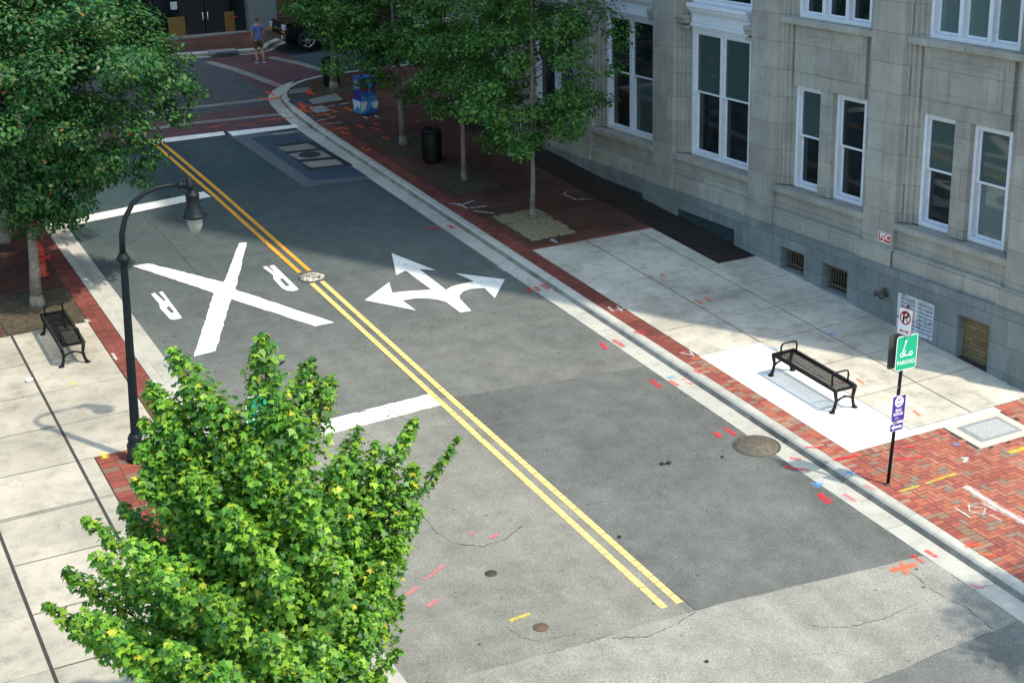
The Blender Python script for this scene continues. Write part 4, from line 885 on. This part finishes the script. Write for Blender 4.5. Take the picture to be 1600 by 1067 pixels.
for p, q_ in (((-.036, .135), (-.018, .168)), ((-.018, .168), (.02, .168)), ((.02, .168), (.036, .135)), ((-.018, .168), (0, .135)), ((0, .135), (.02, .168)), ((-.036, .135), (0, .135)), ((.02, .168), (.014, .18)), ((-.018, .168), (-.022, .178))): flat(b, lineshape(p, q_, .006), F, .0055)
flat(b, lineshape((-.03, .08), (.03, .08), .014), F, .0055)
for s in (-1, 1): ring(b, (s*.04, .08), .013, .009, F, .0055, 12)
b.build('bike_symbol', m_blue, o)
text_part('BIKE\nREPAIR', .075, m_whitesign, o, F @ Matrix.Translation((0, -.07, .004)), bold=.0008, sx=.92)
b = MB(); flat(b, lineshape((-.07, -.175), (.02, -.175), .008), F, .0035); b.build('small_print', m_whitesign, o)
F = panel_frame(on_pole(1.06), xd, ax); o = panel('arrow_sign', pole, F, .3, .14, m_blue, m_whitesign, .025, .006)
b = MB(); flat(b, [(-.12, 0), (-.06, .045), (-.06, .018), (.11, .018), (.11, -.018), (-.06, -.018), (-.06, -.045)], F, .0035); b.build('arrow', m_whitesign, o)
F = panel_frame(pt(.915)+Vector((-.035, .0, 0)), Vector((.12, -1, 0)), ax); o = panel('no_parking_sign', pole, F, .3, .46, m_whitesign, m_redsign, .03, .008)
text_part('P', .26, m_black, o, F @ Matrix.Translation((0, .07, .004)), bold=.006); b = MB(); ring(b, (0, .07), .105, .024, F, .0058, 28); flat(b, lineshape((-.075, .145), (.075, -.005), .022), F, .0062)
flat(b, [(-.1, -.16), (-.06, -.125), (-.06, -.15), (.06, -.15), (.06, -.125), (.1, -.16), (.06, -.195), (.06, -.17), (-.06, -.17), (-.06, -.195)], F, .0035); b.build('no_parking_symbol', m_redsign, o)
b = MB(); b.bar(on_pole(1.75, -.04, 0), on_pole(1.75, .04, 0), .02, .05); b.build('bracket', m_steel, pole)
# left pavement twin, mostly behind the maple
sgl = at_y(408.5, 646, 19.4); lpb = W(sgl.x, 19.4, .13)
pole2 = thing('sign_post', 'post with a green and white sign half hidden behind the near maple', 'sign post', lpb)
b = MB(); hgt = sgl.z-lpb.z+.35; b.tube([(0, 0, -.02), (0, 0, hgt)], .03, 10); b.build('pole', m_black, pole2)
scooter_sign(pole2, panel_frame(Vector((0, -.045, sgl.z-lpb.z)), (1, .0, 0), (0, 0, 1)), 1.0)
# red FDC plate on the pilaster
a = at_x(1374, 360, 20.845); c = at_x(1392, 383, 20.845); fdl = Vector((20.845, (a.y+c.y)/2, (a.z+c.z)/2))
fdc = thing('fire_sign', 'small red FDC sign fixed to the stone pilaster', 'sign', fdl); w_, h_ = abs(a.y-c.y)*1.02, abs(a.z-c.z)*.93
F = panel_frame(Vector((-.008, 0, 0)), (0, -1, 0), (0, 0, 1)); o = panel('sign_plate', fdc, F, w_, h_, m_redsign, m_whitesign, .008, .014); text_part('FDC', .17, m_whitesign, o, F @ Matrix.Translation((0, .01, .004)), bold=.006, sx=.92)
b = MB(); flat(b, lineshape((-.12, -.085), (.02, -.085), .012), F, .0035); b.build('small_print', m_whitesign, o)
# siamese pipe under it
sp_ = at_x(1384, 457, 20.7); siam = thing('standpipe_inlet', 'dark fire hose inlet sticking out of the granite base below the FDC sign', 'pipe inlet', sp_)
b = MB(); b.tube([(.02, 0, 0), (-.02, 0, 0)], .11, 16); b.tube([(-.02, 0, 0), (-.13, 0, -.0)], .06, 12); b.build('pipe_body', m_iron, siam)
for s in (-1, 1):
    b = MB(); b.tube([(-.1, 0, 0), (-.19, s*.09, -.02)], .048, 12); b.tube([(-.19, s*.09, -.02), (-.225, s*.125, -.025)], .06, 12); b.build('inlet', m_iron, siam)

# ------------------------------------------------------------------ covers, bins, hydrant, cabinet, litter
def cover(name, label, cat, x, y, r, h, mat, kind=0, group=None):
    t = thing(name, label, cat, W(x, y, h), group); rot = Vector((-SX, -SY, 1)).to_track_quat('Z', 'Y'); t.rotation_mode = 'QUATERNION'; t.rotation_quaternion = rot
    b = MB(); n = 40
    b.lathe((0, 0, 0), [(r, -.02), (r, .004), (r*.93, .006), (r*.93, .001)], n); b.build('cover_rim', m_iron, t)
    b = MB(); b.lathe((0, 0, 0), [(r*.915, -.02), (r*.915, .003)], n)
    if kind == 0:
        st = r*.11; k = int(r*.86/st)
        for i in range(-k, k+1):
            for j in range(-k, k+1):
                if math.hypot(i*st, j*st) < r*.84: b.box(i*st-st*.3, i*st+st*.3, j*st-st*.3, j*st+st*.3, .002, .0065)
    else:
        for rr in (.3, .55, .78):
            for kk in range(20):
                a0, a1 = 2*math.pi*kk/20, 2*math.pi*(kk+.7)/20; b.prism([(r*(rr-.07)*math.cos(a0), r*(rr-.07)*math.sin(a0)), (r*(rr+.07)*math.cos(a0), r*(rr+.07)*math.sin(a0)), (r*(rr+.07)*math.cos(a1), r*(rr+.07)*math.sin(a1)), (r*(rr-.07)*math.cos(a1), r*(rr-.07)*math.sin(a1))], .002, .007, False)
    b.build('lid', mat, t); return t
t = NT('weathered_lid'); t.base(t.ramp(t.noise(7, 5, .7), [(.35, (.11, .1, .085)), (.55, (.17, .15, .12)), (.7, (.26, .2, .13))]), .75, .4)
cover('manhole_cover', 'large weathered iron manhole cover at the edge of the right gutter', 'manhole cover', 15.03, 20.35, .43, .008, t.m)
t = NT('painted_lid'); t.base(t.ramp(t.noise(9, 6, .8), [(.45, (.72, .7, .62)), (.54, (.06, .055, .05))]), .75, .2)
cover('manhole_cover', 'manhole cover with flaking white paint on the double yellow line', 'manhole cover', 10.95, 32.43, .33, .009, t.m, 1)
x, y = gp(767, 896); cover('valve_cover', 'small dark round valve cover in the left lane, farther of two', 'valve cover', x, y, .1, .004, m_iron, 1)
x, y = gp(845, 980); cover('valve_cover', 'small rusty round valve cover near the pale asphalt seam', 'valve cover', x, y, .115, .004, m_rust, 1)
# vault in the far right lane
vt = thing('utility_vault', 'long blue grey steel vault cover with concrete slabs set in the far right lane', 'vault cover', W(14.2, 42.2, 0)); VO = vt.location
m_vblue = plain('vault_plate', (.034, .075, .115), .55, .2, .4, .35, 1.6); m_vdk = plain('vault_border', (.016, .021, .025), .7)
b = MB(); b.prism(q((357, 211), (467, 206), (581, 279.5), (475, 292)), -.01, .006); b.build('vault_frame', concrete('vault_concrete', (.1, .12, .14), .15), vt, VO)
b = MB(); b.prism(q((392, 216), (467, 208.5), (573, 275.5), (487, 283)), -.01, .012); b.build('steel_plate', m_vblue, vt, VO)
b = MB(); b.prism(q((430, 227), (488, 221), (552, 259), (483, 267)), -.01, .016); b.build('vault_well', m_vdk, vt, VO)
for P, r_ in (([(432, 231.5), (481, 225.5), (496, 233), (447, 238)], 0), ([(450, 242), (501, 236), (518, 246), (467, 250.5)], 1), ([(471, 255), (525, 250), (537, 258), (486, 263)], 0)):
    b = MB(); b.prism(q(*P), -.01, .022); sl_ = b.build('slab', m_band, vt, VO)
    if r_: cx, cy = gp(484, 243.2); b = MB(); b.prism([(cx+.33*math.cos(k*.2618), cy+.33*math.sin(k*.2618)) for k in range(24)], .0, .027); b.build('lid', m_vdk, sl_, VO)
b = MB(); b.prism(q((425, 209.5), (465, 204.8), (468, 207.5), (428, 212.5)), -.01, .019); b.build('slab', m_band, vt, VO)
# pavement vault with galvanised lid
pv = thing('pavement_vault', 'galvanised lid in a pale concrete frame set in the red brick paving', 'vault cover', W(18.97, 18.75, .13)); PO = pv.location
b = MB(); b.gbox(18.3, 19.64, 18.18, 19.13, -.02+.13, .136); b.build('concrete_frame', concrete('vault_pale', (.5, .47, .4), .1), pv, PO)
b = MB(); b.gbox(18.48, 19.47, 18.34, 19.0, .13, .142); b.build('lid_frame', m_steel, pv, PO)
t = NT('tread_plate'); v = t.new('TexVoronoi'); v.inputs['Scale'].default_value = 22; t.L(t.obj(), v.inputs['Vector']); t.base(t.ramp(v.outputs['Distance'], [(.2, (.5, .51, .52)), (.5, (.4, .41, .42))]), .55, .3)
b = MB(); b.gbox(18.58, 19.38, 18.42, 18.92, .14, .147); b.build('lid', t.m, pv, PO)
def bin_(label, x, y):
    t = thing('litter_bin', label, 'litter bin', W(x, y, .13), 'dark litter bins'); b = MB(); b.lathe((0, 0, 0), [(.25, 0), (.27, .06), (.285, .5), (.285, .86), (.27, .88)], 24)
    for k in range(24): a = 2*math.pi*k/24; b.bar((.285*math.cos(a), .285*math.sin(a), .06), (.295*math.cos(a), .295*math.sin(a), .86), .03, .012, (math.cos(a), math.sin(a), 0))
    b.build('bin_body', m_black, t); b = MB(); b.lathe((0, 0, 0), [(.3, .86), (.31, .9), (.29, .95), (.2, 1.0), (.17, .98), (.16, .9)], 24); b.build('bin_lid', m_black, t)
bin_('dark round litter bin in the shade between two street trees', 17.2, 39.35); bin_('dark bin at the corner behind the pale slabs, beside the mural cabinet', *gp(519, 140))
hy_ = W(5.3, 35.3, .13); hyd = thing('fire_hydrant', 'red orange fire hydrant standing behind the left tree trunk', 'fire hydrant', hy_); m_hyd = plain('hydrant_red', (.4, .045, .02), .5)
b = MB(); b.lathe((0, 0, 0), [(.16, 0), (.16, .04), (.11, .06), (.1, .5), (.13, .52), (.13, .57), (.11, .6)], 20); b.build('hydrant_body', m_hyd, hyd)
b = MB(); b.lathe((0, 0, .6), [(.125, 0), (.125, .03), (.1, .1), (.06, .16), (.035, .18), (.035, .22)], 20); b.build('bonnet', m_hyd, hyd)
for d in ((1, 0), (-1, 0), (0, -1)): b = MB(); b.tube([(0, 0, .42), (d[0]*.16, d[1]*.16, .42)], .055, 12); b.tube([(d[0]*.15, d[1]*.15, .42), (d[0]*.2, d[1]*.2, .42)], .07, 8); b.build('hose_cap', m_hyd, hyd)
# mural cabinet
cbx = gp(576, 179, .13); cb = thing('utility_cabinet', 'utility cabinet painted with blue and white mountains at the far right corner', 'utility cabinet', W(cbx[0]+.02, cbx[1]+.3, .13))
cm = {k: plain('mural_'+k, c) for k, c in dict(sky=(.03, .09, .35), deep=(.035, .02, .22), red=(.16, .012, .03), light=(.06, .24, .5), snow=(.6, .66, .7)).items()}
b = MB(); b.box(-.3, .32, -.36, .36, 0, .42); bb = b.build('cabinet_base', cm['light'], cb, bevel=.02)
b = MB(); b.box(-.25, .29, -.31, .33, .42, 1.18); bc = b.build('cabinet_body', cm['sky'], cb, bevel=.02)
def mural(parent, mat, face, P, lift=.004):
    b = MB()
    F = panel_frame(Vector((0, {'b': -.36, 'c': -.31}[face[1]], 0)), (1, 0, 0), (0, 0, 1)) if face[0] == 'f' else panel_frame(Vector(({'b': -.3, 'c': -.25}[face[1]], 0, 0)), (0, -1, 0), (0, 0, 1))
    flat(b, P, F, .001, lift); b.build('mural_paint', mat, parent)
mural(bc, cm['red'], 'fc', [(-.24, .74), (.28, .72), (.28, .86), (-.24, .86)]); mural(bc, cm['deep'], 'fc', [(-.24, .86), (.28, .86), (.28, 1.08), (-.24, 1.0)], .0035); mural(bc, cm['light'], 'fc', [(-.24, .43), (.28, .43), (.28, .55), (.14, .64), (-.02, .5), (-.24, .62)], .0045)
mural(bc, cm['light'], 'fc', [(.0, .62), (.06, .62), (.09, .84), (.16, .9), (.15, 1.05), (.02, 1.1), (-.05, 1.0), (.03, .86)], .0065)
mural(bc, cm['deep'], 'lc', [(-.32, .43), (.3, .43), (.3, .8), (-.32, .7)])
for k in range(5): mural(bc, cm['snow'], 'lc', [(-.26+k*.1, .8), (-.22+k*.1, .8), (-.22+k*.1, 1.02+.07*(k % 2)), (-.26+k*.1, 1.02+.07*(k % 2))], .0055)
mural(bb, cm['snow'], 'fb', [(-.29, .4), (-.05, .41), (-.14, .16), (-.28, .08)]); mural(bb, cm['snow'], 'fb', [(.06, .32), (.18, .4), (.31, .4), (.31, .24), (.18, .13)]); mural(bb, cm['sky'], 'fb', [(-.14, .02), (.31, .02), (.31, .12), (.06, .2)], .005)
mural(bb, cm['snow'], 'lb', [(-.34, .4), (.35, .4), (.25, .16), (.08, .28), (-.17, .08)])
# dropped cup
x, y = gp(47, 596, .13); cp = thing('paper_cup', 'white paper cup lying on the left pavement joint', 'cup', W(x, y, .17)); b = MB(); b.tube([(-.06, 0, 0), (.06, .0, 0)], [.045, .032], 14); b.build('cup_body', m_whitesign, cp); b = MB(); b.tube([(-.068, 0, 0), (-.058, 0, 0)], .05, 14); b.build('cup_lid', m_whitesign, cp)

# ------------------------------------------------------------------ parked pickup
CX, CY = 18.45, 56.55; co = W(CX+2.6, CY, .0)
car = thing('parked_car', 'black pickup with chrome bumper parked on the cross street behind the walker', 'car', co)
m_car = plain('car_black', (.006, .007, .009), .12, 0, .6, .05); m_chrome = plain('chrome', (.6, .62, .65), .2, 1.); m_tyre = plain('tyre', (.012, .012, .012), .8); m_hl = plain('headlight', (.6, .62, .62), .15); m_amber = plain('amber', (.7, .16, .03), .3); m_gold = plain('badge', (.5, .38, .1), .3, .6)
def loft(b, secs):     # secs: (x, half width, z0, z1, top inset)
    rings = []
    for x, w, z0, z1, ti in secs: rings.append([(x, -w*.94, z0), (x, -w, z0+.15), (x, -w, z0+(z1-z0)*.6), (x, -w+ti, z1), (x, w-ti, z1), (x, w, z0+(z1-z0)*.6), (x, w, z0+.15), (x, w*.94, z0)])
    n = 8; vs = [v for r_ in rings for v in r_]
    b.add(vs, [(i*n+k, (i+1)*n+k, (i+1)*n+(k+1)%n, i*n+(k+1)%n) for i in range(len(secs)-1) for k in range(n)]+[tuple(range(n)), tuple((len(secs)-1)*n+k for k in range(n))[::-1]])
b = MB(); loft(b, [(-2.62, .88, .5, 1.02, .1), (-2.55, .93, .42, 1.1, .08), (-1.2, .96, .4, 1.16, .1), (-.9, .96, .4, 1.18, .1), (2.6, .96, .4, 1.15, .08), (2.75, .92, .5, 1.1, .06)]); b.build('body', m_car, car, bevel=.04)
b = MB(); loft(b, [(-1.1, .86, 1.1, 1.2, .05), (-.35, .84, 1.1, 1.78, .2), (.9, .84, 1.1, 1.8, .18), (1.15, .84, 1.1, 1.2, .05)]); cabn = b.build('cabin', m_car, car, bevel=.03)
b = MB(); b.add([(-1.02, -.62, 1.24), (-1.02, .62, 1.24), (-.45, .58, 1.72), (-.45, -.58, 1.72)], [(0, 3, 2, 1)]); 
for s in (-1, 1): b.add([(-.6, s*.872, 1.22), (.85, s*.872, 1.22), (.75, s*.74, 1.68), (-.35, s*.74, 1.68)], [(0, 1, 2, 3) if s < 0 else (3, 2, 1, 0)])
b.build('car_window', m_glass, cabn)
b = MB(); b.box(-2.78, -2.6, -.92, .92, .45, .66); b.build('bumper', m_chrome, car, bevel=.05)
b = MB(); b.box(-2.66, -2.6, -.52, .52, .72, 1.0); g_ = b.build('grille', m_tyre, car); b = MB(); b.box(-2.675, -2.665, -.5, .5, .84, .88); b.build('grille_bar', m_chrome, g_); b = MB(); b.box(-2.69, -2.68, -.1, .1, .83, .89); b.build('badge', m_gold, g_)
for s in (-1, 1):
    b = MB(); y0, y1 = sorted((s*.56, s*.86)); b.box(-2.65, -2.56, y0, y1, .82, 1.02); hl_ = b.build('headlight', m_hl, car, bevel=.02); b = MB(); b.box(-2.655, -2.56, y0, y1, .7, .8); b.build('indicator', m_amber, hl_)
    for wx in (-1.75, 1.75):
        wy = s*.88; b = MB(); n = 24; pr = [(.25, -.12), (.36, -.12), (.39, -.07), (.39, .07), (.36, .12), (.25, .12)]
        vs = [(wx+r_*math.cos(2*math.pi*k/n), wy+d, .39+r_*math.sin(2*math.pi*k/n)) for r_, d in pr for k in range(n)]; b.add(vs, [(i*n+k, i*n+(k+1)%n, (i+1)*n+(k+1)%n, (i+1)*n+k) for i in range(5) for k in range(n)], True)
        wh = thing_ = bpy.data.objects.new('wheel', None); col.objects.link(wh); wh.parent = car; b.build('tyre', m_tyre, wh)
        b = MB(); b.tube([(wx, wy+s*.02, .39), (wx, wy+s*.06, .39)], .1, 12); b.tube([(wx, wy-.02, .39), (wx, wy+.02, .39)], .02, 6)
        for k in range(6): a = k*math.pi/3; b.bar((wx+.06*math.cos(a), wy+s*.05, .39+.06*math.sin(a)), (wx+.25*math.cos(a), wy+s*.07, .39+.25*math.sin(a)), .07, .03, (0, 1, 0))
        rr = [(wx+.26*math.cos(2*math.pi*k/24), wy+s*.08, .39+.26*math.sin(2*math.pi*k/24)) for k in range(25)]; b.tube(rr, .025, 6); b.tube([(wx, wy-s*.03, .39), (wx, wy-s*.02, .39)], .25, 24); b.build('rim', m_chrome, wh)

# ------------------------------------------------------------------ person crossing, seen from behind
PXY = gp(406, 98); pw = W(PXY[0], PXY[1], .006); ps_ = 1.66/1.76
pe = thing('person', 'person in blue t-shirt and olive shorts walking away over the red crossing', 'person', pw); pe.rotation_euler = (0, 0, math.radians(14)); pe.scale = (ps_,)*3
m_skin = plain('skin', (.42, .22, .15), .55); m_shirt = plain('shirt', (.11, .15, .36), .8); m_short = plain('shorts', (.085, .06, .032), .85); m_hair = plain('hair', (.11, .075, .05), .8); m_shoe = plain('shoes', (.05, .05, .055), .6)
def skin_mesh(name, mat, verts, edges, rad, parent, root=0, sub=2):
    me = bpy.data.meshes.new(name); me.from_pydata(verts, edges, []); me.materials.append(mat); o = bpy.data.objects.new(name, me); col.objects.link(o); o.parent = parent
    sk = o.modifiers.new('skin', 'SKIN'); sk.use_smooth_shade = True; 
    if not me.skin_vertices: me.attributes.new if False else None
    lay = me.skin_vertices[0] if len(me.skin_vertices) else None
    if lay is None:
        bm = bmesh.new(); bm.from_mesh(me); bm.verts.layers.skin.verify(); bm.to_mesh(me); bm.free(); lay = me.skin_vertices[0]
    for i, r_ in enumerate(rad): lay.data[i].radius = r_ if hasattr(r_, '__len__') else (r_, r_)
    lay.data[root].use_root = True
    o.modifiers.new('sub', 'SUBSURF').levels = sub; o.modifiers['sub'].render_levels = sub; return o
V = [(0,0,.95),(0,.01,1.12),(0,.015,1.3),(0,.0,1.44),(0,-.01,1.53),(0,.0,1.6),(0,.005,1.69),      # pelvis..head
     (-.1,0,.9),(-.11,.06,.5),(-.11,.03,.28),(-.11,-.02,.09),(-.12,.11,.04),                      # left leg (forward)
     (.1,0,.9),(.12,-.03,.5),(.125,-.08,.28),(.13,-.13,.1),(.14,.0,.04),                          # right leg
     (-.19,0,1.42),(-.25,-.02,1.15),(-.26,.05,.92),(-.26,.08,.84),
     (.19,0,1.42),(.25,-.03,1.15),(.26,.03,.92),(.26,.06,.84)]
E_ = [(0,1),(1,2),(2,3),(3,4),(4,5),(5,6),(0,7),(7,8),(8,9),(9,10),(10,11),(0,12),(12,13),(13,14),(14,15),(15,16),(3,17),(17,18),(18,19),(19,20),(3,21),(21,22),(22,23),(23,24)]
Rr = [(.15,.11),(.14,.1),(.165,.11),(.14,.09),.055,.085,.095,.095,.06,.058,.04,.042,.095,.06,.058,.04,.042,.062,.044,.036,.03,.062,.044,.036,.03]
n0 = len(V)
for s, wv in ((-1, 20), (1, 24)):
    bx, by, bz = V[wv]
    for k, (dx, ln) in enumerate(((-.02, .07), (-.007, .085), (.007, .08), (.02, .065))):
        V.append((bx, by+dx, bz-.045)); V.append((bx-s*.01, by+dx*1.1+.006, bz-.045-ln*.6)); V.append((bx-s*.02, by+dx*1.1+.015, bz-.045-ln)); i = len(V)-3
        E_ += [(wv, i), (i, i+1), (i+1, i+2)]; Rr += [.011, .009, .008]
    V.append((bx-s*.02, by+.035, bz-.03)); V.append((bx-s*.025, by+.045, bz-.075)); i = len(V)-2; E_ += [(wv, i), (i, i+1)]; Rr += [.011, .009]
skin_mesh('person_body', m_skin, V, E_, Rr, pe)
skin_mesh('shirt', m_shirt, [(0,0,.8),(0,.01,1.08),(0,.015,1.3),(0,.0,1.44),(0,-.005,1.49),(-.2,0,1.41),(-.25,-.015,1.24),(.2,0,1.41),(.25,-.02,1.24)], [(0,1),(1,2),(2,3),(3,4),(3,5),(5,6),(3,7),(7,8)], [(.2,.15),(.185,.14),(.195,.135),(.165,.11),.075,.085,.07,.085,.07], pe)
skin_mesh('shorts', m_short, [(0,0,.98),(0,0,.9),(-.1,0,.86),(-.112,.045,.54),(.1,0,.86),(.12,-.02,.54)], [(0,1),(1,2),(2,3),(1,4),(4,5)], [(.18,.135),(.185,.145),.12,.1,.12,.1], pe)
b = MB(); n = 16
b.lathe((0, -.012, 1.66), [(.088, -.03), (.102, .02), (.1, .06), (.075, .1), (.03, .118)], n); b.build('hair', m_hair, pe)
b = MB(); b.lathe((-.02+.02, .098, 1.645), [(.006, -.02), (.016, -.012), (.006, .02)], 8); b.build('nose', m_skin, pe)
for s in (-1, 1):
    b = MB(); b.lathe((s*.092, .0, 1.635), [(.008, -.03), (.018, -.0), (.014, .03)], 8); b.build('ear', m_skin, pe)
for x, y, z, t_ in ((-.12, .03, .0, 0), (.135, -.06, .0, 0)):
    b = MB(); P = [(x+.05*math.cos(a)*(1.), y+.14*math.sin(a)) for a in np.linspace(0, 2*math.pi, 14)[:-1]]; b.prism(P, 0, .075, False); so2 = b.build('shoe', m_shoe, pe, bevel=.02); b = MB(); P = [(x+.054*math.cos(a), y+.146*math.sin(a)) for a in np.linspace(0, 2*math.pi, 14)[:-1]]; b.prism(P, -.002, .022, False); b.build('sole', m_whitesign, so2)
